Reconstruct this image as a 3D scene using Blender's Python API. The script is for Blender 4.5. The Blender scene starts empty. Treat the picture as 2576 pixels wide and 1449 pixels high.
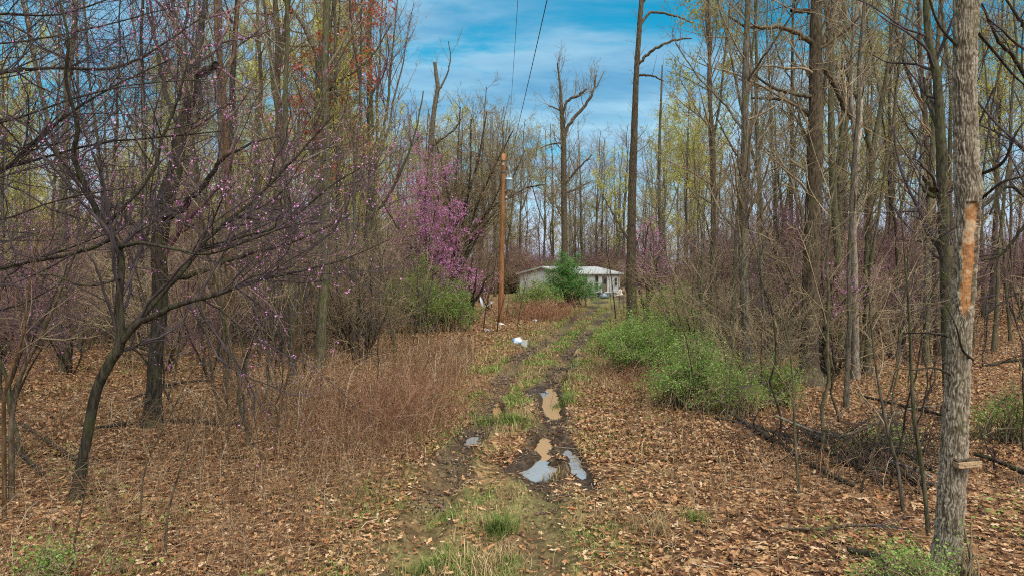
import bpy, bmesh, math, time
import numpy as np
T0 = time.time()
S = bpy.context.scene
COL = S.collection
R = math.radians

# ------------------------------------------------------------------ camera
F = 1717.0                      # focal length in pixels of a 2576 px wide frame
PITCH = math.atan(44.5 / F)
CAM = np.array([0.0, 0.0, 3.0])
cam = bpy.data.cameras.new('camera'); camo = bpy.data.objects.new('camera', cam); COL.objects.link(camo)
cam.sensor_width = 36; cam.lens = 36 * F / 2576
cam.clip_start = 0.1; cam.clip_end = 3000
camo.location = CAM; camo.rotation_euler = (math.pi / 2 - PITCH, 0, 0)
S.camera = camo

# ------------------------------------------------------------------ sky, sun, exposure
SUN_EL, SUN_AZ = 60, 150          # soft sun through thin cloud, behind the camera to the right
w = bpy.data.worlds.new('World'); S.world = w; w.use_nodes = True
nt = w.node_tree; N = nt.nodes; L = nt.links
N.clear()
wo = N.new('ShaderNodeOutputWorld'); bg = N.new('ShaderNodeBackground'); bg.inputs['Strength'].default_value = 0.05
sky = N.new('ShaderNodeTexSky'); sky.sky_type = 'NISHITA'; sky.sun_disc = False
sky.sun_elevation = R(SUN_EL); sky.sun_rotation = R(SUN_AZ); sky.air_density = 1.0; sky.dust_density = 0.6; sky.ozone_density = 1.0
tc = N.new('ShaderNodeTexCoord'); sp = N.new('ShaderNodeSeparateXYZ'); L.new(tc.outputs['Generated'], sp.inputs[0])
def wm(op, a, b=None, c=None):
    n = N.new('ShaderNodeMath'); n.operation = op
    for i, x in enumerate((a, b, c)):
        if x is None: continue
        if isinstance(x, (int, float)): n.inputs[i].default_value = x
        else: L.new(x, n.inputs[i])
    return n.outputs[0]
zz = wm('ADD', wm('MAXIMUM', sp.outputs[2], 0.0), 0.16)
cx = wm('DIVIDE', sp.outputs[0], zz); cy = wm('DIVIDE', sp.outputs[1], zz)
cb = N.new('ShaderNodeCombineXYZ'); L.new(wm('MULTIPLY', cx, 0.42), cb.inputs[0]); L.new(cy, cb.inputs[1])
def wnoise(scale, detail, loc, rough=0.55, dist=0.0):
    mp = N.new('ShaderNodeMapping'); mp.inputs['Location'].default_value = loc; L.new(cb.outputs[0], mp.inputs[0])
    mp.inputs['Rotation'].default_value = (0, 0, R(-9))
    n = N.new('ShaderNodeTexNoise'); n.inputs['Scale'].default_value = scale; n.inputs['Detail'].default_value = detail
    n.inputs['Roughness'].default_value = rough; n.inputs['Distortion'].default_value = dist
    L.new(mp.outputs[0], n.inputs['Vector']); return n.outputs[0]
n1 = wnoise(1.9, 8, (5.1, 1.7, 5), 0.6, 0.7)
n2 = wnoise(0.42, 3, (5.37, 2.5, 5))
cov = wm('ADD', wm('MULTIPLY', n1, 0.62), wm('MULTIPLY', n2, 0.5))
ramp = N.new('ShaderNodeMapRange'); ramp.interpolation_type = 'SMOOTHSTEP'
ramp.inputs['From Min'].default_value = 0.475; ramp.inputs['From Max'].default_value = 0.60
L.new(cov, ramp.inputs['Value'])
n3 = wnoise(2.2, 5, (9, 4, 1), 0.6)
cc = N.new('ShaderNodeMix'); cc.data_type = 'RGBA'
cc.inputs[6].default_value = (0.80, 1.95, 3.15, 1); cc.inputs[7].default_value = (2.1, 3.35, 4.2, 1)
n3r = N.new('ShaderNodeMapRange'); n3r.inputs['From Min'].default_value = .40; n3r.inputs['From Max'].default_value = .64; L.new(n3, n3r.inputs['Value']); L.new(n3r.outputs[0], cc.inputs[0])
tint = N.new('ShaderNodeMix'); tint.data_type = 'RGBA'; tint.blend_type = 'MULTIPLY'; tint.inputs[0].default_value = 1
tint.inputs[7].default_value = (0.05, 0.68, 0.74, 1); L.new(sky.outputs[0], tint.inputs[6])
mixc = N.new('ShaderNodeMix'); mixc.data_type = 'RGBA'
L.new(wm('MULTIPLY', ramp.outputs[0], 0.88), mixc.inputs[0]); L.new(tint.outputs[2], mixc.inputs[6]); L.new(cc.outputs[2], mixc.inputs[7])
# pale, slightly lavender cloud bank low over the horizon all the way round
hz = N.new('ShaderNodeMapRange'); hz.inputs['From Min'].default_value = 0.21; hz.inputs['From Max'].default_value = 0.05
L.new(sp.outputs[2], hz.inputs['Value'])
mixh = N.new('ShaderNodeMix'); mixh.data_type = 'RGBA'; L.new(wm('MULTIPLY', hz.outputs[0], 0.92), mixh.inputs[0])
L.new(mixc.outputs[2], mixh.inputs[6]); mixh.inputs[7].default_value = (3.3, 3.6, 4.6, 1)
L.new(mixh.outputs[2], bg.inputs['Color']); L.new(bg.outputs[0], wo.inputs['Surface'])

sun = bpy.data.lights.new('sun', 'SUN'); suno = bpy.data.objects.new('sun', sun); COL.objects.link(suno)
sun.energy = 1.5; sun.angle = R(75); sun.color = (1.0, 0.93, 0.84)
suno.rotation_euler = (R(90 - SUN_EL), 0, R(180 - SUN_AZ))
suno.location = (0, 0, 40)
S.view_settings.view_transform = 'Standard'; S.view_settings.look = 'None'; S.view_settings.gamma = 1
S.view_settings.use_curve_mapping = False
S.view_settings.exposure = 2.1
S.cycles.max_bounces = 4; S.cycles.diffuse_bounces = 2; S.cycles.glossy_bounces = 2
S.cycles.transmission_bounces = 2; S.cycles.transparent_max_bounces = 4
S.cycles.filter_width = 1.1; S.cycles.use_denoising = False
S.cycles.use_adaptive_sampling = True; S.cycles.adaptive_threshold = 0.02

# ------------------------------------------------------------------ numpy helpers
rng = np.random.default_rng(7)
def vnoise(p, seed=0):
    """smooth value noise in [-1,1]; p is (...,2) or (...,3)"""
    p = np.asarray(p, float)
    if p.shape[-1] == 2: p = np.concatenate([p, np.zeros(p.shape[:-1] + (1,))], -1)
    i = np.floor(p).astype(np.int64); f = p - i; f = f * f * (3 - 2 * f)
    def h(a, b, c):
        n = (a * 374761393 + b * 668265263 + c * 2147483647 + seed * 974634777) & 0xffffffff
        n = ((n ^ (n >> 13)) * 1274126177) & 0xffffffff
        n = ((n ^ (n >> 16)) * 2246822519) & 0xffffffff
        return (n & 0xffff) / 32767.5 - 1
    out = 0
    for dx in (0, 1):
        for dy in (0, 1):
            for dz in (0, 1):
                wgt = (f[..., 0] if dx else 1 - f[..., 0]) * (f[..., 1] if dy else 1 - f[..., 1]) * (f[..., 2] if dz else 1 - f[..., 2])
                out = out + wgt * h(i[..., 0] + dx, i[..., 1] + dy, i[..., 2] + dz)
    return out
def fbm(x, y, scale, oct=3, seed=0):
    p = np.stack([np.asarray(x, float), np.asarray(y, float)], -1) / scale; a, o = 1.0, 0
    for k in range(oct):
        o = o + a * vnoise(p, seed + k); p = p * 2.03 + 7.1; a *= 0.5
    return o
def sst(a, b, x):
    t = np.clip((x - a) / (b - a), 0, 1); return t * t * (3 - 2 * t)
def nrm(v): return v / np.maximum(np.linalg.norm(v, axis=-1, keepdims=True), 1e-9)

# ruts of the track (x, y, in metres), left and right wheel
RUT_L = np.array([(-1.2, -20), (-1.15, 0), (-1.03, 7.15), (-.88, 11), (-.45, 14.0), (-.33, 17.2), (.16, 22.4), (1.98, 30.3), (3.5, 39.6), (6.0, 51.5), (8.2, 64), (9.0, 76)])
RUT_R = np.array([(.1, -20), (.2, 0), (.34, 7.15), (.42, 9.9), (.6, 11.7), (.88, 14.7), (.95, 17.2), (1.65, 21.5), (2.56, 27.1), (4.5, 36.8), (8.3, 54.2), (10.3, 64), (11.5, 72)])
def rutx(c, y): return np.interp(y, c[:, 1], c[:, 0])
# puddles: x, y, half width, half length, skew in x per metre of y, muddiness
PUD = [(.90, 15.6, .24, 2.0, .02, 1), (.60, 16.9, .22, .55, .2, 0), (.53, 11.75, .15, .62, .05, 1), (.43, 10.3, .37, .60, -.1, 0),
       (.97, 10.85, .15, 1.25, -.05, 0), (-.30, 14.7, .10, .95, -.05, 1), (2.5, 25.6, .14, 1.5, .16, .6), (2.0, 21.2, .13, .4, .1, 1),
       (5.55, 46.8, .25, 1.0, .3, .5), (-.72, 12.2, .12, .35, .1, 0)]
def pud_f(x, y):
    m = np.full(np.shape(x), -9.0)
    for (px, py, rx, ry, sk, _m) in PUD:
        dx = (x - px - sk * (y - py)) / rx; dy = (y - py) / ry
        m = np.maximum(m, 1 - np.sqrt(dx * dx + dy * dy))
    return m + 0.30 * fbm(x, y, .22, 3, 77)
def base_z(x, y):
    x = np.asarray(x, float); y = np.asarray(y, float)
    z = 0.05 * fbm(x, y, 3.0, 3, 11) * sst(0, 3, np.abs(x - .3) ) + .25 * fbm(x, y, 14, 2, 5) * sst(3, 12, np.abs(x - .3 - .07 * y))
    z = z - 2.6 * sst(-7, -30, x) * sst(18, 48, y) + 1.3 * sst(9, 26, x) * sst(18, 45, y)
    far = sst(88, 170, y + .25 * np.abs(x))
    ctr = sst(-.30, -.14, x / np.maximum(y, 1)) * sst(.36, .22, x / np.maximum(y, 1))
    z = z * (1 - far) - (7 - 6 * ctr) * far + 15 * sst(150, 280, y) * sst(30, -80, x)
    return z
def track_d(x, y):
    return np.minimum(np.abs(x - rutx(RUT_L, y)), np.abs(x - rutx(RUT_R, y)))
def gz(x, y):
    x = np.asarray(x, float); y = np.asarray(y, float)
    z = base_z(x, y)
    td = track_d(x, y) * np.where(y < 80, 1, 99)
    rough = fbm(x, y, .5, 3, 31)
    band = sst(.32 , .08, td + .10 * rough)
    z = z - (.06 + .03 * rough) * band + .035 * sst(.15, .3, td) * sst(.55, .32, td) * (1 + rough) * np.where(y < 80, 1, 0)
    z = z + (.02 + .03 * band) * fbm(x, y, .22, 2, 41) * sst(40, 15, y)
    pf = pud_f(x, y)
    z = z - .13 * sst(-.25, .5, pf)
    return z
def ray(u, v):
    d = np.array([(u - 1288) / F, math.cos(PITCH) + (724.5 - v) / F * math.sin(PITCH), -math.sin(PITCH) + (724.5 - v) / F * math.cos(PITCH)])
    return d / d[1]
def P(u, v, d): return CAM + ray(u, v) * d
def G(u, v, dmax=140):
    """where the line of sight through pixel (u, v) reaches the ground"""
    ds = np.linspace(4, dmax, 3000); r = ray(u, v); p = CAM + ds[:, None] * r
    k = np.argmax(p[:, 2] < base_z(p[:, 0], p[:, 1]))
    return p[k] if k else p[-1]

def mesh(name, V, faces, smooth=True):
    """faces: list of (M,k) int arrays"""
    me = bpy.data.meshes.new(name)
    V = np.asarray(V, np.float32).reshape(-1, 3)
    if isinstance(faces, np.ndarray): faces = [faces]
    tot = sum(len(f) for f in faces)
    if len(V) == 0: return me
    me.vertices.add(len(V)); me.vertices.foreach_set('co', V.ravel())
    lv = np.concatenate([np.asarray(f, np.int32).ravel() for f in faces])
    cnt = np.concatenate([np.full(len(f), f.shape[1], np.int32) for f in faces])
    st = np.concatenate([[0], np.cumsum(cnt)[:-1]]).astype(np.int32)
    if len(lv) == 0: return me
    me.loops.add(len(lv)); me.loops.foreach_set('vertex_index', lv)
    me.polygons.add(tot); me.polygons.foreach_set('loop_start', st); me.polygons.foreach_set('loop_total', cnt)
    me.polygons.foreach_set('use_smooth', np.full(tot, smooth))
    me.update(calc_edges=True)
    return me
def link(name, me, m=None, parent=None, loc=None):
    o = bpy.data.objects.new(name, me); COL.objects.link(o)
    if m is not None and len(me.materials) == 0: me.materials.append(m)
    if parent is not None: o.parent = parent
    if loc is not None: o.location = loc
    return o
def tag(o, label=None, cat=None, group=None, kind=None):
    if label: o['label'] = label
    if cat: o['category'] = cat
    if group: o['group'] = group
    if kind: o['kind'] = kind
    return o
def thing(name, label, cat, loc=(0, 0, 0), group=None, rz=0):
    o = bpy.data.objects.new(name, None); COL.objects.link(o); o.location = loc; o.rotation_euler = (0, 0, rz)
    o.empty_display_size = .2
    return tag(o, label, cat, group)

class MB:
    """collects shapes into one mesh"""
    def __init__(s): s.V = []; s.Fq = []; s.Ft = []; s.n = 0
    def add(s, V, q=None, t=None):
        V = np.asarray(V, float).reshape(-1, 3)
        if q is not None and len(q): s.Fq.append(np.asarray(q) + s.n)
        if t is not None and len(t): s.Ft.append(np.asarray(t) + s.n)
        s.V.append(V); s.n += len(V); return s
    def box(s, c, size, rz=0, rx=0, ry=0):
        a = np.array([(x, y, z) for z in (-.5, .5) for y in (-.5, .5) for x in (-.5, .5)]) * np.array(size)
        from mathutils import Euler
        m = np.array(Euler((rx, ry, rz)).to_matrix())
        return s.add(a @ m.T + np.array(c), q=[(0, 2, 3, 1), (4, 5, 7, 6), (0, 1, 5, 4), (2, 6, 7, 3), (0, 4, 6, 2), (1, 3, 7, 5)])
    def tube(s, pts, rad, sides=6, cap=True):
        pts = np.asarray(pts, float)[None]; rad = np.broadcast_to(np.asarray(rad, float), pts.shape[1:2])[None]
        v, q = tubes([(pts, rad, sides)]); t = []
        n = pts.shape[1]
        if cap:
            v = np.concatenate([v, pts[0, [0, -1]]]); k = n * sides
            t = [(k, (j + 1) % sides, j) for j in range(sides)] + [(k + 1, (n - 1) * sides + j, (n - 1) * sides + (j + 1) % sides) for j in range(sides)]
        return s.add(v, q=q, t=t)
    def lathe(s, prof, c=(0, 0, 0), sides=16):
        prof = np.asarray(prof, float); a = np.arange(sides) / sides * 2 * math.pi; n = len(prof)
        v = np.stack([prof[:, None, 0] * np.cos(a), prof[:, None, 0] * np.sin(a), np.repeat(prof[:, 1:2], sides, 1)], -1).reshape(-1, 3) + np.array(c)
        q = [(i * sides + j, i * sides + (j + 1) % sides, (i + 1) * sides + (j + 1) % sides, (i + 1) * sides + j) for i in range(n - 1) for j in range(sides)]
        return s.add(v, q=q)
    def build(s, name, m, parent=None, loc=None, smooth=False):
        fs = []
        if s.Fq: fs.append(np.concatenate(s.Fq))
        if s.Ft: fs.append(np.concatenate(s.Ft))
        return link(name, mesh(name, np.concatenate(s.V), fs, smooth), m, parent, loc)

def tubes(groups):
    """groups of (pts (B,N,3), rad (B,N), sides) -> vertices, quads"""
    VV, QQ, base = [], [], 0
    for pts, rad, sd in groups:
        if len(pts) == 0: continue
        B, n, _ = pts.shape
        t = nrm(np.gradient(pts, axis=1))
        mean = np.abs(t.mean(1)); ref = np.eye(3)[np.argmin(mean, -1)][:, None, :]
        u = nrm(np.cross(t, np.broadcast_to(ref, t.shape))); v = np.cross(t, u)
        a = np.arange(sd) / sd * 2 * math.pi
        ring = pts[:, :, None] + rad[:, :, None, None] * (np.cos(a)[:, None] * u[:, :, None] + np.sin(a)[:, None] * v[:, :, None])
        b = (np.arange(B) * n * sd)[:, None, None]; i = (np.arange(n - 1) * sd)[None, :, None]; j = np.arange(sd)[None, None]; j2 = (j + 1) % sd
        q = np.stack([b + i + j, b + i + j2, b + i + sd + j2, b + i + sd + j], -1).reshape(-1, 4) + base
        VV.append(ring.reshape(-1, 3)); QQ.append(q); base += B * n * sd
    if not VV: return np.zeros((0, 3)), np.zeros((0, 4), int)
    return np.concatenate(VV), np.concatenate(QQ)

def smooth_line(ctrl, n):
    """Catmull-Rom through control points (k, m) -> n samples, even in length"""
    c = np.asarray(ctrl, float); c = np.concatenate([2 * c[:1] - c[1:2], c, 2 * c[-1:] - c[-2:-1]])
    out = []
    for i in range(1, len(c) - 2):
        t = np.linspace(0, 1, 12, endpoint=False)[:, None]
        a, b, d, e = c[i - 1], c[i], c[i + 1], c[i + 2]
        out.append(.5 * (2 * b + (d - a) * t + (2 * a - 5 * b + 4 * d - e) * t ** 2 + (3 * b - a - 3 * d + e) * t ** 3))
    out.append(c[-2:-1]); o = np.concatenate(out)
    s = np.concatenate([[0], np.cumsum(np.linalg.norm(np.diff(o[:, :3], axis=0), axis=1))])
    q = np.linspace(0, s[-1], n)
    return np.stack([np.interp(q, s, o[:, k]) for k in range(o.shape[1])], -1)

def spawn(par, rg, dens, t0, t1, length, lr=None, ang=50, asd=12, up=.0, wander=.12, nseg=5, rr=.5, rmin=.003, rmax=.2, fall=.5, tip=.35, flat=0.0, droop=0.0):
    """side branches off parents (list of (pts, rad)); returns (pts (B,n,3), rad (B,n))"""
    ST, TN, RD, LN = [], [], [], []
    for pts, rad in par:
        if len(pts) == 0: continue
        B, n, _ = pts.shape
        seg = np.linalg.norm(np.diff(pts, axis=1), axis=-1); LL = seg.sum(1)
        k = rg.poisson(np.maximum(dens * LL * (t1 - t0), .02)); idx = np.repeat(np.arange(B), k); M = len(idx)
        if M == 0: continue
        t = rg.uniform(t0, t1, M); f = t * (n - 1); i = np.minimum(f.astype(int), n - 2); f = (f - i)[:, None]
        ST.append(pts[idx, i] * (1 - f) + pts[idx, i + 1] * f); TN.append(nrm(pts[idx, i + 1] - pts[idx, i]))
        pr = rad[idx, i] * (1 - f[:, 0]) + rad[idx, i + 1] * f[:, 0]; RD.append(pr)
        ln = (np.full(M, length) if lr is None else lr * LL[idx]) * (1 - fall * (t - t0) / max(t1 - t0, 1e-6)) * rg.uniform(.55, 1.3, M)
        LN.append(ln)
    if not ST: return np.zeros((0, nseg + 1, 3)), np.zeros((0, nseg + 1))
    st, tn, pr, ln = map(np.concatenate, (ST, TN, RD, LN)); M = len(st)
    rv = rg.normal(size=(M, 3)); rv[:, 2] *= (1 - flat); pe = nrm(rv - (rv * tn).sum(-1, keepdims=True) * tn)
    a = np.radians(rg.normal(ang, asd, M))[:, None]
    d = nrm(np.cos(a) * tn + np.sin(a) * pe)
    r0 = np.clip(np.minimum(pr * rr, ln * .016 + .002) * rg.uniform(.8, 1.15, M), rmin, rmax)
    pts = np.zeros((M, nseg + 1, 3)); pts[:, 0] = st; p = st.copy()
    for s in range(nseg):
        d = nrm(d + wander * rg.normal(size=(M, 3)) + np.array([0, 0, up - droop * (s / nseg)]))
        p = p + d * (ln / nseg)[:, None]; pts[:, s + 1] = p
    tt = np.linspace(0, 1, nseg + 1)[None]
    rad = np.maximum(r0[:, None] * (1 - (1 - tip) * tt), rmin * .7)
    return pts, rad

def scatter_on(par, rg, per_m, t0=.25, jit=.02):
    out = []
    for pts, rad in par:
        if len(pts) == 0: continue
        B, n, _ = pts.shape; LL = np.linalg.norm(np.diff(pts, axis=1), axis=-1).sum(1)
        k = rg.poisson(per_m * LL); idx = np.repeat(np.arange(B), k)
        t = rg.uniform(t0, 1, len(idx)) * (n - 1); i = np.minimum(t.astype(int), n - 2); f = (t - i)[:, None]
        out.append(pts[idx, i] * (1 - f) + pts[idx, i + 1] * f + rg.normal(size=(len(idx), 3)) * jit)
    return np.concatenate(out)
def leaf_quads(p, size, rg, wid=.55, upb=0.0, sd=.3):
    M = len(p); n = rg.normal(size=(M, 3)); n[:, 2] += upb; n = nrm(n); r = rg.normal(size=(M, 3)); a = nrm(np.cross(n, r)); b = np.cross(n, a)
    s = (size * np.clip(rg.normal(1, sd, M), .4, 1.9))[:, None]
    V = np.stack([p - a * s * .5, p + b * s * wid * .5 + a * s * .05, p + a * s * .5, p - b * s * wid * .5 + a * s * .05], 1)
    return V.reshape(-1, 3), np.arange(M * 4).reshape(M, 4)

# ------------------------------------------------------------------ materials
def newmat(name, rough=.9, spec=.2):
    m = bpy.data.materials.new(name); m.use_nodes = True; b = m.node_tree.nodes['Principled BSDF']
    b.inputs['Roughness'].default_value = rough; b.inputs['Specular IOR Level'].default_value = spec
    return m, m.node_tree.nodes, m.node_tree.links, b
def nd(N, t, **k):
    n = N.new(t)
    for a, v in k.items():
        if a in n.inputs: n.inputs[a].default_value = v
        else: setattr(n, a, v)
    return n
def cramp(N, stops):
    r = N.new('ShaderNodeValToRGB'); e = r.color_ramp.elements
    while len(e) < len(stops): e.new(.5)
    for k, (p, c) in enumerate(stops): e[k].position = p; e[k].color = (*c, 1)
    return r
def plain(name, c, rough=.7, spec=.3, var=.25, scale=6):
    m, N, L, b = newmat(name, rough, spec)
    tc = N.new('ShaderNodeTexCoord'); n = nd(N, 'ShaderNodeTexNoise', Scale=scale, Detail=5.0); L.new(tc.outputs['Object'], n.inputs[0])
    c = np.array(c); r = cramp(N, [(.3, c * (1 - var)), (.7, np.minimum(c * (1 + var), 1))]); L.new(n.outputs[0], r.inputs[0]); L.new(r.outputs[0], b.inputs['Base Color'])
    return m
def bark(name, dark, light, moss=None, moss_amt=.5, stretch=.22, scale=26, bump=1.0):
    m, N, L, b = newmat(name, .92, .15)
    tc = N.new('ShaderNodeTexCoord'); mp = nd(N, 'ShaderNodeMapping'); mp.inputs['Scale'].default_value = (1, 1, stretch)
    L.new(tc.outputs['Object'], mp.inputs[0])
    n = nd(N, 'ShaderNodeTexNoise', Scale=scale, Detail=6.0, Roughness=.7); L.new(mp.outputs[0], n.inputs[0])
    r = cramp(N, [(.40, dark), (.5, (np.array(dark) + np.array(light)) / 2), (.62, light)]); L.new(n.outputs[0], r.inputs[0])
    big = nd(N, 'ShaderNodeTexNoise', Scale=1.3, Detail=3.0); L.new(tc.outputs['Object'], big.inputs[0])
    oi = N.new('ShaderNodeObjectInfo')
    mul = nd(N, 'ShaderNodeMath', operation='MULTIPLY_ADD'); L.new(oi.outputs['Random'], mul.inputs[0]); mul.inputs[1].default_value = .5; mul.inputs[2].default_value = .45
    ad = nd(N, 'ShaderNodeMath', operation='MULTIPLY_ADD'); L.new(big.outputs[0], ad.inputs[0]); ad.inputs[1].default_value = .7; L.new(mul.outputs[0], ad.inputs[2])
    sc = nd(N, 'ShaderNodeVectorMath', operation='SCALE'); L.new(r.outputs[0], sc.inputs[0]); L.new(ad.outputs[0], sc.inputs[3])
    col = sc.outputs[0]
    if moss is not None:
        n2 = nd(N, 'ShaderNodeTexNoise', Scale=2.6, Detail=6.0, Roughness=.7); L.new(tc.outputs['Object'], n2.inputs[0])
        mr = nd(N, 'ShaderNodeMapRange'); mr.inputs['From Min'].default_value = .60 - .18 * moss_amt; mr.inputs['From Max'].default_value = .80 - .14 * moss_amt; mr.inputs['To Max'].default_value = .85; L.new(n2.outputs[0], mr.inputs['Value'])
        mx = nd(N, 'ShaderNodeMix', data_type='RGBA'); L.new(mr.outputs[0], mx.inputs[0]); L.new(col, mx.inputs[6]); mx.inputs[7].default_value = (*moss, 1); col = mx.outputs[2]
    L.new(col, b.inputs['Base Color'])
    if bump:
        bp = nd(N, 'ShaderNodeBump', Strength=bump, Distance=.02); L.new(n.outputs[0], bp.inputs['Height']); L.new(bp.outputs[0], b.inputs['Normal'])
    return m
def leafmat(name, stops, trans=0.0, rough=.75, spec=.2):
    """colour differs from leaf to leaf"""
    m, N, L, b = newmat(name, rough, spec)
    g = N.new('ShaderNodeNewGeometry'); r = cramp(N, stops); L.new(g.outputs['Random Per Island'], r.inputs[0])
    oi = N.new('ShaderNodeObjectInfo'); mul = nd(N, 'ShaderNodeMath', operation='MULTIPLY_ADD'); L.new(oi.outputs['Random'], mul.inputs[0]); mul.inputs[1].default_value = .35; mul.inputs[2].default_value = .82
    sc = nd(N, 'ShaderNodeVectorMath', operation='SCALE'); L.new(r.outputs[0], sc.inputs[0]); L.new(mul.outputs[0], sc.inputs[3])
    L.new(sc.outputs[0], b.inputs['Base Color'])
    if trans:
        t = N.new('ShaderNodeBsdfTranslucent'); L.new(sc.outputs[0], t.inputs[0]); mx = N.new('ShaderNodeMixShader'); mx.inputs[0].default_value = trans
        L.new(b.outputs[0], mx.inputs[1]); L.new(t.outputs[0], mx.inputs[2]); L.new(mx.outputs[0], N['Material Output'].inputs['Surface'])
    return m
M = {}
MOSS = (.082, .092, .028)
M['bark_dark'] = bark('dark wet bark', (.016, .012, .008), (.072, .056, .038), (.06, .068, .022), .6)
M['bark_brown'] = bark('brown bark', (.038, .026, .016), (.155, .11, .068), MOSS, .35)
M['bark_grey'] = bark('grey bark', (.045, .036, .026), (.19, .15, .105), MOSS, .5)
M['bark_mossy'] = bark('mossy bark', (.04, .032, .018), (.17, .135, .08), MOSS, .85)
M['bark_pale'] = bark('pale bark', (.12, .09, .065), (.36, .29, .22), MOSS, .1)
M['bark_orange'] = bark('ochre bark', (.07, .038, .018), (.19, .11, .055), None, 0)
M['bark_furrow'] = bark('furrowed pale bark', (.16, .115, .08), (.46, .35, .255), (.13, .125, .06), .25, .25, 30, .35)
M['log'] = bark('rotting log', (.014, .011, .009), (.065, .047, .034), MOSS, .3)
M['log_pale'] = bark('bleached dead wood', (.16, .13, .10), (.42, .36, .29), None, 0)
M['twig_dark'] = plain('dark twig', (.075, .055, .055), .9, .15, .5, 3)
M['twig_brown'] = plain('brown twig', (.235, .17, .10), .9, .15, .5, 2)
M['twig_grey'] = plain('grey brown twig', (.22, .18, .12), .9, .15, .5, 2)
M['twig_red'] = plain('purple brown twig', (.19, .10, .10), .9, .15, .45, 2)
M['twig_tan'] = plain('tan twig', (.31, .225, .13), .9, .15, .45, 2)
M['bud_yellow'] = leafmat('yellow green buds', [(0, (.36, .34, .05)), (.5, (.60, .54, .09)), (1, (.72, .63, .18))], .35)
M['bud_olive'] = leafmat('olive buds', [(0, (.20, .18, .05)), (.5, (.34, .29, .08)), (1, (.46, .37, .14))], .3)
M['bud_red'] = leafmat('red maple buds', [(0, (.32, .06, .035)), (.5, (.5, .10, .06)), (1, (.55, .2, .10))], .25)
M['bud_tan'] = leafmat('tan buds', [(0, (.18, .11, .06)), (1, (.36, .24, .13))], .2)
M['blossom'] = leafmat('magenta blossom', [(0, (.60, .15, .40)), (.5, (.78, .29, .56)), (1, (.84, .48, .70))], .3)
M['leaf_green'] = leafmat('fresh green leaves', [(0, (.14, .26, .05)), (.5, (.27, .44, .085)), (1, (.46, .58, .17))], .5)
M['leaf_deep'] = leafmat('deep green leaves', [(0, (.04, .13, .025)), (.5, (.09, .25, .05)), (1, (.18, .38, .09))], .3)
M['leaf_lime'] = leafmat('lime green leaves', [(0, (.14, .22, .035)), (.5, (.27, .38, .075)), (1, (.42, .50, .14))], .5)
M['litter'] = leafmat('dead oak leaves', [(0, (.05, .022, .012)), (.22, (.15, .06, .024)), (.45, (.33, .15, .06)), (.66, (.46, .235, .095)), (.85, (.58, .35, .175)), (.94, (.66, .47, .29)), (1, (.44, .12, .03))], .12, .7, .3)
M['clod'] = leafmat('wet mud clods', [(0, (.03, .018, .011)), (.6, (.10, .062, .036)), (1, (.19, .125, .075))], 0, .5, .4)
M['crumb'] = leafmat('broken leaf crumbs', [(0, (.03, .015, .009)), (.5, (.14, .065, .03)), (.85, (.34, .19, .09)), (1, (.5, .34, .2))], 0)
M['grass'] = leafmat('new grass', [(0, (.10, .155, .028)), (.5, (.20, .26, .06)), (1, (.36, .36, .12))], .3)
M['straw'] = leafmat('straw grass', [(0, (.22, .14, .06)), (.5, (.38, .26, .12)), (1, (.5, .38, .2))], .2)
M['stem'] = leafmat('dry weed stems', [(0, (.10, .05, .025)), (.5, (.26, .14, .07)), (.85, (.40, .25, .13)), (1, (.56, .44, .31))], 0)
M['cane'] = leafmat('red brown canes', [(0, (.13, .05, .03)), (.6, (.28, .12, .065)), (1, (.42, .25, .15))], 0)

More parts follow.
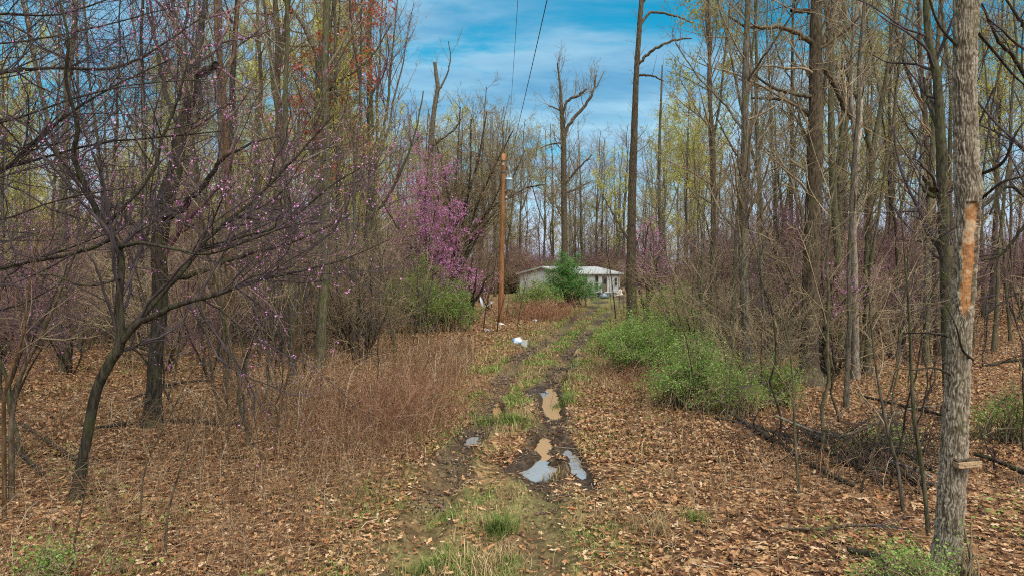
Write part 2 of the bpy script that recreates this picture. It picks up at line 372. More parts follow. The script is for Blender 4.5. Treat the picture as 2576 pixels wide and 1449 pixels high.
# ------------------------------------------------------------------ ground
def build_ground():
    ys = [2.0]
    while ys[-1] < 700: ys.append(ys[-1] + max(.045, ys[-1] * (.0105 if ys[-1] < 60 else .03)))
    ys = np.array([-400, -200, -100, -50, -25, -12, -6, -2, 0, 1] + ys)
    side = [3.2]
    while side[-1] < 700: side.append(side[-1] + max(.09, (side[-1] - 2.4) * .07))
    xs = np.concatenate([-np.array(side)[::-1], np.linspace(-3.1, 3.1, 110), np.array(side)])
    X, Y = np.meshgrid(xs, ys)
    X = X + np.where(np.abs(X) < 12, 1, np.clip((40 - np.abs(X)) / 28, 0, 1)) * np.interp(Y, RUT_R[:, 1], (RUT_R[:, 0] + rutx(RUT_L, RUT_R[:, 1])) / 2 ) * np.where(Y < 76, 1, np.clip((150 - Y) / 74, 0, 1))
    Z = gz(X, Y); h, wd = X.shape
    idx = np.arange(h * wd).reshape(h, wd)
    q = np.stack([idx[:-1, :-1], idx[:-1, 1:], idx[1:, 1:], idx[1:, :-1]], -1).reshape(-1, 4)
    me = mesh('ground', np.stack([X, Y, Z], -1), q)
    td = track_d(X, Y) / (1 + .02 * np.clip(Y - 18, 0, 60)) + np.where(Y < 82, 0, 99)
    mud = np.maximum(sst(.48, .15, td + .22 * fbm(X, Y, .9, 3, 3)) * np.clip(.75 + .5 * fbm(X, Y, 2.5, 2, 9), 0, 1) * (1 - .45 * sst(10.5, 8, Y)) * 1.0, sst(-.9, -.1, pud_f(X, Y)))
    mid = (rutx(RUT_L, Y) + rutx(RUT_R, Y)) / 2
    gr = sst(2.3, .3, np.abs(X - mid)) * np.clip(.65 + .8 * fbm(X, Y, 1.1, 3, 21), 0, 1) * sst(4, 8, Y) + .5 * sst(5.5, 2.5, np.abs(X - mid)) * sst(26, 45, Y)
    gr = np.clip(gr * np.where(Y < 85, 1, 0) + .25 * np.clip(fbm(X, Y, 5, 2, 61), 0, 1), 0, 1)
    wet = sst(-1.3, -.2, pud_f(X, Y)) + .6 * mud * sst(13, 9, Y)
    for nm, a in (('mud', mud), ('grassy', gr), ('wet', np.clip(wet, 0, 1))):
        at = me.attributes.new(nm, 'FLOAT', 'POINT'); at.data.foreach_set('value', a.astype(np.float32).ravel())
    m, N, L, b = newmat('forest floor', .9, .2)
    tc = N.new('ShaderNodeTexCoord')
    vo = nd(N, 'ShaderNodeTexVoronoi', Scale=11.0); L.new(tc.outputs['Object'], vo.inputs[0])
    r = cramp(N, [(0, (.04, .02, .01)), (.3, (.13, .058, .026)), (.6, (.28, .14, .06)), (.85, (.40, .23, .11)), (1, (.50, .32, .17))])
    sx = N.new('ShaderNodeSeparateColor'); L.new(vo.outputs['Color'], sx.inputs[0]); L.new(sx.outputs[0], r.inputs[0])
    nb = nd(N, 'ShaderNodeTexNoise', Scale=.8, Detail=6.0, Roughness=.65); L.new(tc.outputs['Object'], nb.inputs[0])
    sc = nd(N, 'ShaderNodeMath', operation='MULTIPLY_ADD'); L.new(nb.outputs[0], sc.inputs[0]); sc.inputs[1].default_value = 1.1; sc.inputs[2].default_value = .3
    vs = nd(N, 'ShaderNodeVectorMath', operation='SCALE'); L.new(r.outputs[0], vs.inputs[0]); L.new(sc.outputs[0], vs.inputs[3])
    ag = nd(N, 'ShaderNodeAttribute', attribute_name='grassy'); am = nd(N, 'ShaderNodeAttribute', attribute_name='mud')
    nf = nd(N, 'ShaderNodeTexNoise', Scale=9.0, Detail=6.0, Roughness=.7); L.new(tc.outputs['Object'], nf.inputs[0])
    gc = cramp(N, [(.3, (.075, .07, .022)), (.55, (.21, .18, .06)), (.75, (.38, .27, .12))]); L.new(nf.outputs[0], gc.inputs[0])
    mx = nd(N, 'ShaderNodeMix', data_type='RGBA'); L.new(ag.outputs['Fac'], mx.inputs[0]); L.new(vs.outputs[0], mx.inputs[6]); L.new(gc.outputs[0], mx.inputs[7])
    mc = cramp(N, [(.3, (.022, .014, .008)), (.5, (.065, .040, .023)), (.72, (.15, .097, .056))]); L.new(nf.outputs[0], mc.inputs[0])
    my = nd(N, 'ShaderNodeMix', data_type='RGBA'); L.new(am.outputs['Fac'], my.inputs[0]); L.new(mx.outputs[2], my.inputs[6]); L.new(mc.outputs[0], my.inputs[7])
    aw = nd(N, 'ShaderNodeAttribute', attribute_name='wet'); wk = nd(N, 'ShaderNodeMapRange'); wk.inputs['To Min'].default_value = 1.0; wk.inputs['To Max'].default_value = .72; L.new(aw.outputs['Fac'], wk.inputs['Value'])
    vw = nd(N, 'ShaderNodeVectorMath', operation='SCALE'); L.new(my.outputs[2], vw.inputs[0]); L.new(wk.outputs[0], vw.inputs[3]); L.new(vw.outputs[0], b.inputs['Base Color'])
    rr = nd(N, 'ShaderNodeMapRange'); rr.inputs['To Min'].default_value = .92; rr.inputs['To Max'].default_value = .62; L.new(am.outputs['Fac'], rr.inputs['Value']); rw = nd(N, 'ShaderNodeMath', operation='MULTIPLY_ADD'); L.new(aw.outputs['Fac'], rw.inputs[0]); rw.inputs[1].default_value = -.32; L.new(rr.outputs[0], rw.inputs[2]); L.new(rw.outputs[0], b.inputs['Roughness'])
    bp = nd(N, 'ShaderNodeBump', Strength=.8, Distance=.04); L.new(nf.outputs[0], bp.inputs['Height']); L.new(bp.outputs[0], b.inputs['Normal'])
    tag(link('ground', me, m), kind='structure')
build_ground()

def water_mat(name, col, rough):
    m, N, L, b = newmat(name, rough, .6); b.inputs['Base Color'].default_value = (*col, 1); b.inputs['IOR'].default_value = 1.33
    tc = N.new('ShaderNodeTexCoord'); n = nd(N, 'ShaderNodeTexNoise', Scale=9.0, Detail=2.0); L.new(tc.outputs['Object'], n.inputs[0])
    bp = nd(N, 'ShaderNodeBump', Strength=.05, Distance=.02); L.new(n.outputs[0], bp.inputs['Height']); L.new(bp.outputs[0], b.inputs['Normal'])
    return m
M['water_mud'] = water_mat('muddy water', (.34, .205, .09), .15); M['water_mud'].node_tree.nodes['Principled BSDF'].inputs['Specular IOR Level'].default_value = .2
M['water_sky_sheen'] = water_mat('still water with painted sky sheen', (.25, .255, .25), .05); M['water_sky_sheen'].node_tree.nodes['Principled BSDF'].inputs['IOR'].default_value = 1.6  # pale grey base colour paints in the bright sky reflection
for (px, py, rx, ry, sk, md) in PUD:
    a = np.linspace(0, 2 * math.pi, 40, endpoint=False); yy = np.sin(a) * ry * 1.25; xx = np.cos(a) * rx * 1.35 + sk * yy
    V = np.stack([xx, yy, np.zeros(40)], -1); V = np.concatenate([V, [[0, 0, 0]]])
    lvl = float(base_z(px, py)) - (.088 if py < 40 else .08)
    o = link('puddle', mesh('puddle', V, np.stack([np.arange(40), (np.arange(40) + 1) % 40, np.full(40, 40)], -1)), M['water_mud'] if md > .4 else M['water_sky_sheen'], loc=(px, py, lvl))
    tag(o, kind='structure')

# ------------------------------------------------------------------ trees: builders
def hero(name, label, cat, d, trunk, limbs=(), spec=(), bk='bark_grey', tw='twig_grey', buds=None, seed=1, sides=12, rings=60, flare=1.5, group=None, base=None, disp=.0, lsides=7):
    """a tree whose trunk and limbs follow the given outline at distance d; spec lists the generations of branches"""
    rg = np.random.default_rng(seed)
    def line(pts, n):
        out = []
        for q in pts:
            dd = q[3] if len(q) > 3 else 0
            out.append((*P(q[0], q[1], d + dd), q[2] / 2 / F * (d + dd) / math.hypot(1, (q[0] - 1288) / F)))
        return smooth_line(out, n)
    tl = line(trunk, rings)
    b = tl[0, :3].copy() if base is None else np.array(base, float)
    b[2] = float(gz(b[0], b[1])); tl[0, 2] = min(tl[0, 2], b[2] - .12)
    hgt = np.clip(1 - (tl[:, 2] - b[2]) / .6, 0, 1); tl[:, 3] *= 1 + (flare - 1) * hgt ** 2
    root = thing(name, label, cat, tuple(b), group)
    tl[:, :3] -= b
    v, q = tubes([(tl[None, :, :3], tl[None, :, 3], sides)])
    if disp:
        c = np.repeat(tl[:, :3], sides, 0); dirv = nrm(v - c)
        nz = vnoise(v * np.array([1, 1, .22]) / .05, seed) + .5 * vnoise(v * np.array([1, 1, .3]) / .022, seed + 3) + 1.2 * vnoise(v * np.array([1, 1, .4]) / .5, seed + 5)
        v = v + dirv * (nz * disp)[:, None]
    link('trunk', mesh('trunk', v, q), M[bk], root)
    par = [(tl[None, :, :3], tl[None, :, 3])]
    for lm in limbs:
        l = line(lm, 26); l[:, :3] -= b
        l[3:-1, :3] += rg.normal(size=(22, 3)) * .3 * l[3:-1, 3:4]
        v, q = tubes([(l[None, :, :3], l[None, :, 3], lsides)])
        link('limb', mesh('limb', v, q), M[bk], root); par.append((l[None, :, :3], l[None, :, 3]))
    gens, groups = [par], []
    for k, sp_ in enumerate(spec):
        sp_ = dict(sp_); sd = sp_.pop('sides', 3 if k else 5); src = sp_.pop('src', None)
        pa = gens[-1] if src is None else sum((gens[s] for s in src), [])
        g = spawn(pa, rg, **sp_); gens.append([g]); groups.append((g[0], g[1], sd))
    if groups and sum(len(g[0]) for g in groups):
        v, q = tubes(groups); cr = link('crown', mesh('crown', v, q), M[tw], root)
        if buds:
            mat_, per_m, size, nm = buds[:4]
            pp = scatter_on(sum(gens[-2:], []) if len(buds) < 5 else gens[-1], rg, per_m, .3, size * .35)
            pp = np.repeat(rg.permutation(pp)[: len(pp) // 3 + 1], 3, 0); pp = pp + rg.normal(size=pp.shape) * size * .55
            v, q = leaf_quads(pp, size, rg); link(nm, mesh(nm, v, q, False), M[mat_], root)
    return root

def wild(h, r, seed, spec, lean=.03, bk='bark_grey', tw='twig_grey', buds=None, sides=8, fork=None, stems=1, spread=.15, curve=.055):
    """mesh data of a forest tree of height h, used for many trees; returns list of (part name, mesh)"""
    rg = np.random.default_rng(seed); par, tg = [], []
    for s in range(stems):
        n = 16; az = rg.uniform(0, 6.28); dirv = np.array([math.cos(az), math.sin(az), 0]) * (spread if stems > 1 else lean)
        z = np.linspace(0, 1, n); hh = h * (rg.uniform(.65, 1) if stems > 1 else 1); rad = r * (1 - .82 * z) * (rg.uniform(.7, 1.1) if stems > 1 else 1); rad[0] *= 1.35
        wob = np.cumsum(rg.normal(size=(n, 2)) * curve * h / n, 0)
        pts = np.stack([dirv[0] * z * hh + wob[:, 0], dirv[1] * z * hh + wob[:, 1], z * hh - .15], -1)
        par.append((pts[None], rad[None])); tg.append((pts[None], rad[None], sides))
        if fork:
            k = int(fork * n); m_ = n - k; az2 = rg.uniform(0, 6.28); t = np.linspace(0, 1, m_)
            p2 = pts[k] + np.stack([math.cos(az2) * t ** .8 * h * .15, math.sin(az2) * t ** .8 * h * .15, t * (pts[-1, 2] - pts[k, 2]) * .95], -1)
            p2[1:, :2] += np.cumsum(rg.normal(size=(m_ - 1, 2)) * curve * h / n, 0)
            r2 = rad[k] * .8 * (1 - .8 * t)
            par.append((p2[None], r2[None])); tg.append((p2[None], r2[None], sides))
    v, q = tubes(tg); parts = [('trunk', mesh('trunk', v, q), M[bk])]
    gens, groups = [par], []
    for k, sp_ in enumerate(spec):
        sp_ = dict(sp_); sd = sp_.pop('sides', 3 if k else 4)
        g = spawn(gens[-1], rg, **sp_); gens.append([g]); groups.append((g[0], g[1], sd))
    v, q = tubes(groups); parts.append(('crown', mesh('crown', v, q), M[tw]))
    if buds:
        mat_, per_m, size, nm = buds
        pp = scatter_on(gens[-1] + gens[-2], rg, per_m, .3, size)
        v, q = leaf_quads(pp, size, rg); parts.append((nm, mesh(nm, v, q, False), M[mat_]))
    for nm, me, m in parts: me.materials.append(m)
    return parts
def plant(name, parts, label, cat, x, y, s, rz, group, tilt=0, z=None):
    root = bpy.data.objects.new(name, None); COL.objects.link(root); root.empty_display_size = .2
    root.location = (x, y, float(base_z(x, y)) if z is None else z); root.rotation_euler = (tilt * math.cos(rz * 3), tilt * math.sin(rz * 5), rz)
    root.scale = (s, s, s) if np.isscalar(s) else s
    tag(root, label, cat, group)
    for nm, me, m in parts:
        o = bpy.data.objects.new(nm, me); COL.objects.link(o); o.parent = root
    return root

# ------------------------------------------------------------------ the mobile home
def house():
    white = plain('white painted siding', (.56, .55, .52), .6, .3, .12, .9)
    roofm = plain('pale metal roof', (.44, .43, .41), .55, .4, .12, 2)
    dark = plain('dark window glass', (.03, .032, .035), .15, .5, .3, 4); trim = plain('grey trim', (.42, .40, .37), .6, .3, .2, 5)
    skirt = plain('weathered skirting', (.34, .32, .28), .8, .2, .3, 4)
    c = np.array([6.1, 74.0]); th = R(48)                 # near corner; the long wall runs off to the right and back
    z0 = float(base_z(c[0] + 3, c[1] + 4))
    root = thing('mobile_home', 'white mobile home with shallow gable roof at the end of the track', 'house', (c[0], c[1], z0), rz=th)
    Lg, W, H, RH = 10.2, 7.0, 2.66, .72                    # local x: along the long wall; local y: along the gable end (left and back)
    MB().box((Lg / 2, .06, H / 2 + .2), (Lg, .12, H - .4)).build('long_wall', white, root)
    MB().box((Lg / 2, W - .06, H / 2 + .2), (Lg, .12, H - .4)).build('back_wall', white, root)
    for x, nm in ((.06, 'gable_wall'), (Lg - .06, 'gable_wall')):
        mb = MB().box((x, W / 2, H / 2 + .2), (.12, W - .25, H - .4))
        mb.add([(x - .06, .1, H), (x - .06, W - .1, H), (x - .06, W / 2, H + RH - .06), (x + .06, .1, H), (x + .06, W - .1, H), (x + .06, W / 2, H + RH - .06)], t=[(0, 2, 1), (3, 4, 5)], q=[(0, 3, 5, 2), (1, 2, 5, 4)])
        mb.build(nm, white, root)
    mb = MB().box((Lg / 2, .09, .2), (Lg - .04, .08, .42)); mb.build('skirting', skirt, root)
    MB().box((.09, W / 2, .2), (.08, W - .3, .42)).build('skirting', skirt, root)
    # ribs of the vertical siding
    mb = MB(); [mb.box((x, -.003, H / 2 + .2), (.03, .006, H - .42)) for x in np.arange(.2, Lg, .3)]; tag(mb.build('siding_ribs', white, root), kind='stuff')
    mb = MB(); [mb.box((-.003, y, H / 2 + .2), (.006, .03, H - .42)) for y in np.arange(.2, W, .3)]; tag(mb.build('siding_ribs', white, root), kind='stuff')
    # roof: two slopes with thickness and seams
    def slope(sgn):
        y0, y1 = (-.3, W / 2) if sgn > 0 else (W + .3, W / 2); mb = MB(); x0, x1 = -.3, Lg + .3; t = .08; zz0 = H - .06
        mb.add([(x0, y0, zz0), (x1, y0, zz0), (x1, y1, H + RH), (x0, y1, H + RH), (x0, y0, zz0 + t), (x1, y0, zz0 + t), (x1, y1, H + RH + t), (x0, y1, H + RH + t)],
               q=[(0, 1, 2, 3), (4, 7, 6, 5), (0, 4, 5, 1), (1, 5, 6, 2), (2, 6, 7, 3), (3, 7, 4, 0)])
        return mb
    r1 = slope(1).build('roof', roofm, root); slope(-1).build('roof', roofm, root)
    mb = MB()
    for x in np.arange(0, Lg + .2, .9): mb.tube([(x, -.3, H + .04), (x, W / 2, H + RH + .1)], .025, 4)
    tag(mb.build('roof_seams', roofm, r1), kind='stuff')
    MB().box((Lg / 2, -.32, H - .03), (Lg + .6, .03, .16)).build('fascia', trim, root)
    MB().box((-.32, W * .25 - .1, H + RH / 2 - .03), (.03, W / 2 + .35, .14), rx=math.atan2(RH + .06, W / 2 + .3)).build('fascia', trim, root)
    MB().box((-.32, W * .75 + .1, H + RH / 2 - .03), (.03, W / 2 + .35, .14), rx=-math.atan2(RH + .06, W / 2 + .3)).build('fascia', trim, root)
    def win(x, z0_, wd, h):
        f = MB(); z1 = z0_ + h
        f.box((x, -.03, z0_), (wd + .12, .06, .07)).box((x, -.03, z1), (wd + .12, .06, .07)).box((x - wd / 2 - .03, -.03, (z0_ + z1) / 2), (.07, .056, h)).box((x + wd / 2 + .03, -.03, (z0_ + z1) / 2), (.07, .056, h)).box((x, -.025, (z0_ + z1) / 2), (wd, .04, .05))
        fo = f.build('window', trim, root)
        MB().box((x, -.012, z0_ + h / 4), (wd, .012, h / 2 - .05)).build('pane', dark, fo); MB().box((x, -.012, z0_ + h * .75), (wd, .012, h / 2 - .05)).build('pane', dark, fo)
    win(1.2, 1.15, .8, 1.0); win(3.1, 1.25, .55, 1.1); win(5.3, .75, .62, 1.65); win(9.2, 1.2, .5, .9)
    d = MB().box((6.9, -.03, 1.3), (.9, .06, 2.0)).build('door', plain('brown door', (.16, .12, .09), .6, .3, .3, 4), root)
    MB().box((6.9, -.07, 1.75), (.5, .02, .6)).build('pane', dark, d); MB().tube([(7.25, -.06, 1.25), (7.25, -.13, 1.25)], .03, 8).build('handle', trim, d)
    MB().box((9.9, -.03, 1.2), (.16, .05, 1.9)).build('corner_trim', plain('orange board', (.5, .27, .08), .8, .2, .2, 5), root)
    # junk heaped along the long wall
    M['junk_dark'] = plain('dark scrap', (.05, .045, .04), .8, .3, .4, 5); M['junk_pale'] = plain('pale scrap', (.62, .55, .47), .8, .2, .25, 5); M['junk_brown'] = plain('brown scrap', (.22, .14, .09), .85, .2, .3, 5)
    def loc(x, y):
        p = c + x * np.array([math.cos(th), math.sin(th)]) + y * np.array([-math.sin(th), math.cos(th)]); return p[0], p[1], float(base_z(p[0], p[1]))
    def junk(name, label, cat, x, y, fn, m, rz=0, smooth=False):
        X, Y, Z = loc(x, y); mb = MB(); fn(mb); o = mb.build(name, M[m] if isinstance(m, str) else m, None, (X, Y, Z), smooth); o.rotation_euler = (0, 0, rz); tag(o, label, cat)
        return o
    teal = plain('teal plastic', (.05, .42, .45), .4, .5, .15, 5); bagm = plain('grey plastic sack', (.13, .16, .17), .35, .5, .4, 4); bucket = plain('white bucket plastic', (.7, .7, .68), .45, .4, .08, 5)
    def sack(mb):
        ns = 14; prof = np.array([(.02, 0), (.42, .03), (.5, .18), (.44, .36), (.28, .5), (.1, .6), (.03, .62)]); a = np.arange(ns) / ns * 6.283
        k = 1 + .12 * np.sin(3 * a + 1)[None] * np.linspace(.4, 1, 7)[:, None] + .07 * np.sin(7 * a)[None]
        V = np.stack([prof[:, :1] * k * np.cos(a) * 1.15, prof[:, :1] * k * np.sin(a) * .85, np.repeat(prof[:, 1:], ns, 1)], -1).reshape(-1, 3)
        mb.add(V, q=[(i * ns + j, i * ns + (j + 1) % ns, (i + 1) * ns + (j + 1) % ns, (i + 1) * ns + j) for i in range(6) for j in range(ns)])
    junk('rubbish_sack', 'dark grey rubbish sack at the right foot of the green bush by the mobile home', 'sack', 1.6, -3.6, sack, bagm, .3, True)
    junk('plastic_tub', 'small teal plastic tub beside the grey rubbish sack', 'tub', 2.0, -3.75, lambda mb: mb.lathe([(.0, 0), (.2, 0), (.26, .34), (.29, .36), (.25, .35), (.19, .05), (0, .05)], sides=14), teal, 0, True)
    b = junk('bucket', 'upright white bucket in front of the mobile home', 'bucket', 3.1, -2.9, lambda mb: mb.lathe([(0, 0), (.21, 0), (.25, .58), (.28, .6), (.28, .65), (.25, .65), (.2, .06), (0, .06)], sides=16), bucket, 0, True)
    hb = MB().tube([(-.26, 0, .6), (-.2, -.2, .48), (0, -.3, .42), (.2, -.2, .48), (.26, 0, .6)], .012, 5).build('handle', M['junk_dark'], b)
    def boards(n, ln, sd):
        rg = np.random.default_rng(sd)
        def f(mb):
            for i in range(n): mb.box((rg.normal() * .15, rg.normal() * .15, .05 + i * .06), (ln * rg.uniform(.7, 1), .16, .04), rz=rg.normal() * .35, ry=rg.normal() * .08)
        return f
    for (x, y, n, ln, sd, m, lab) in [(4.2, -1.8, 1, 1.8, 3, 'junk_pale', 'pale plank lying between the white bucket and the wall'), (5.4, -1.6, 1, 2.2, 4, 'junk_brown', 'brown plank lying below the tall window of the mobile home'), (6.2, -2.3, 1, 1.6, 5, 'junk_pale', 'bleached plank lying in front of the mobile home door'), (7.9, -1.2, 1, 2.4, 6, 'junk_brown', 'longest brown plank right of the mobile home door')]:
        junk('plank', lab, 'plank', x, y, boards(n, ln, sd), m, sd * .7)
    def chunk(s, sd):
        rg = np.random.default_rng(sd)
        def f(mb):
            n = 10; prof = [(.05, 0), (.5, .05), (.55, .45), (.4, .85), (.1, .95)]; a = np.arange(n) / n * 6.283
            V = np.array([[(p[0] * s * (1 + .3 * rg.normal()) * math.cos(t), p[0] * s * (1 + .25 * rg.normal()) * math.sin(t), p[1] * s * (1 + .1 * rg.normal())) for t in a] for p in prof]).reshape(-1, 3)
            mb.add(V, q=[(i * n + j, i * n + (j + 1) % n, (i + 1) * n + (j + 1) % n, (i + 1) * n + j) for i in range(4) for j in range(n)])
        return f
    for (x, y, s, sd, m, lab) in [(4.6, -.9, .55, 11, 'junk_dark', 'dark lump of scrap under the left window of the mobile home'), (5.5, -1.0, .6, 12, 'junk_dark', 'dark lump of scrap under the tall window'), (7.2, -1.9, .6, 13, 'junk_pale', 'pale torn lump of scrap before the mobile home door'), (8.3, -1.6, .75, 14, 'junk_brown', 'brown heap of scrap right of the mobile home door'), (9.3, -1.0, .85, 15, 'junk_dark', 'tall dark heap of scrap at the right corner of the mobile home'), (10.1, -1.7, .6, 16, 'junk_brown', 'low brown heap of scrap beyond the right corner of the mobile home')]:
        junk('scrap_lump', lab, 'scrap', x, y, chunk(s, sd), m, sd)
    MBt = MB(); MBt.lathe([(.2, -.09), (.32, -.1), (.36, 0), (.32, .1), (.2, .09), (.2, -.09)], sides=20)
    X, Y, Z = loc(6.1, -1.1); o = MBt.build('old_tyre', M['junk_dark'], None, (X, Y, Z + .14), True); o.rotation_euler = (.25, .1, 0); tag(o, 'old black tyre lying in the scrap by the mobile home door', 'tyre')
house()

# ------------------------------------------------------------------ utility pole and wires
def pole():
    b = G(1259, 812); d = b[1]; z0 = float(gz(b[0], b[1])); top = P(1267, 388, d)
    m = bark('treated pole wood', (.20, .08, .03), (.42, .20, .09), None, 0, .05, 26, .3)
    metal = plain('dark pole hardware', (.06, .065, .065), .5, .5, .2, 8); tank = plain('pale blue grey transformer paint', (.42, .55, .58), .45, .4, .06, 4); por = plain('porcelain', (.35, .33, .31), .3, .5, .1, 5)
    root = thing('utility_pole', 'reddish brown wooden utility pole with grey transformer left of the track', 'utility pole', (b[0], b[1], z0))
    h = top[2] - z0; tx = top[0] - b[0]
    pts = np.stack([np.linspace(0, tx, 14), np.zeros(14), np.linspace(-.3, h, 14)], -1)
    MB().tube(pts, np.linspace(.17, .115, 14), 16).build('pole_shaft', m, root, smooth=True)
    def at(z): return tx * z / h
    zt = P(1281, 465, d)[2] - z0; x = at(zt) + .14 + .20
    MB().lathe([(0, -.33), (.17, -.33), (.2, -.30), (.2, .26), (.215, .27), (.215, .30), (.2, .31), (.14, .36), (0, .38)], (x, -.02, zt), 20).build('transformer', tank, root, smooth=True)
    tr = root.children[-1]
    for s in (-.08, .08): MB().lathe([(.03, .33), (.05, .38), (.03, .41), (.05, .44), (.03, .48), (.04, .52), (.015, .56), (0, .56)], (x + s, 0, zt), 10).build('bushing', por, tr, smooth=True)
    MB().box((x, -.22, zt + .2), (.03, .02, .2)).build('lid_clamp', metal, tr)
    MB().box((at(zt) + .13, 0, zt + .2), (.14, .06, .05)).build('bracket', metal, root); MB().box((at(zt) + .13, 0, zt - .2), (.14, .06, .05)).build('bracket', metal, root)
    for z in (h - .4, h - 1.05): MB().lathe([(.135, -.03), (.14, -.03), (.14, .03), (.135, .03)], (at(z), 0, z), 16).build('band', metal, root)
    z = h - .95; MB().tube([(at(z) + .1, 0, z), (at(z) + .3, -.05, z + .12)], .025, 6).build('cutout_arm', metal, root); MB().lathe([(.02, -.2), (.045, -.16), (.025, -.1), (.045, -.04), (.025, .02), (.04, .1), (0, .12)], (at(z) + .32, -.05, z + .12), 10).build('insulator', por, root, smooth=True)
    MB().box((at(h - .6), -.135, h - .6), (.1, .01, .12)).build('tag_plate', por, root)
    z = zt - .75; MB().lathe([(0, -.1), (.07, -.08), (.07, .06), (0, .08)], (at(z) + .2, -.05, z), 10).build('meter_can', por, root, smooth=True)
    MB().tube([(at(z) + .2, -.05, z - .08), (at(z) + .24, -.05, z - .35), (at(z) + .2, -.05, z - .55), (at(z) + .13, -.03, z - .65)], .02, 6).build('service_loop', por, root, smooth=True)
    wire = plain('wire', (.05, .06, .07), .5, .4, .1, 3)
    def span(label, p0, p1, sag, r):
        r *= .72
        t = np.linspace(0, 1, 40)[:, None]; pts = p0 * (1 - t) + p1 * t; pts[:, 2] -= sag * 4 * t[:, 0] * (1 - t[:, 0])
        c = pts[0].copy(); o = MB().tube(pts - c, r, 5).build('power_line', wire, None, tuple(c), True); tag(o, label, 'power line')
    W = lambda dx, z: np.array([b[0] + tx * z / h + dx, b[1], z0 + z])
    span('thicker dark power line rising from the pole to the top of the sky', W(.32, h - .55), np.array([2.6, -28, 10.6]), .5, .016)
    span('faint thin power line left of the thicker one above the pole', W(.18, h - 1.0), np.array([.9, -28, 10.0]), .35, .008)
    span('service cable running from the pole to the mobile home roof', W(.2, zt - .8), np.array([8.5, 75.5, 3.2]), .4, .012)
pole()

# ------------------------------------------------------------------ satellite dish, box and bag by the track, litter
def dish():
    b = G(1215, 800); d = b[1]; z0 = float(gz(b[0], b[1])); zc = P(1212, 760, d)[2] - z0
    grey = plain('grey dish enamel', (.5, .53, .53), .45, .4, .1, 6); metal = plain('galvanised mast', (.3, .3, .3), .5, .5, .15, 8)
    root = thing('satellite_dish', 'small grey satellite dish on a mast left of the utility pole', 'satellite dish', (b[0], b[1], z0))
    MB().tube([(0, 0, -.1), (0, 0, zc - .1)], .02, 8).build('mast', metal, root)
    mb = MB(); n = 20; rr = np.linspace(0, 1, 6); a = np.arange(n) / n * 6.283; rows = []
    for off in (0, .012):
        rows += [np.stack([r * .34 * np.cos(a), np.full(n, .09 * r * r + off), r * .38 * np.sin(a)], -1) for r in (rr if off == 0 else rr[::-1])]
    V = np.concatenate(rows); V = V[:, [1, 0, 2]] * np.array([-1, 1, 1]); V[:, 0] += .05
    ry = R(-14); V = V @ np.array([[math.cos(ry), 0, math.sin(ry)], [0, 1, 0], [-math.sin(ry), 0, math.cos(ry)]]).T
    V = V @ np.array([[math.cos(.12), math.sin(.12), 0], [-math.sin(.12), math.cos(.12), 0], [0, 0, 1]]).T
    mb.add(V + np.array([-.05, 0, zc]), q=[(i * n + j, (i + 1) * n + j, (i + 1) * n + (j + 1) % n, i * n + (j + 1) % n) for i in range(11) for j in range(n)])
    mb.build('reflector', grey, root, smooth=True)
    MB().tube([(.0, 0, zc - .35), (.3, -.16, zc - .22), (.52, -.28, zc - .05)], .022, 6).build('feed_arm', grey, root)
    MB().box((.54, -.29, zc), (.12, .1, .16), rz=.4).build('receiver', grey, root)
dish()
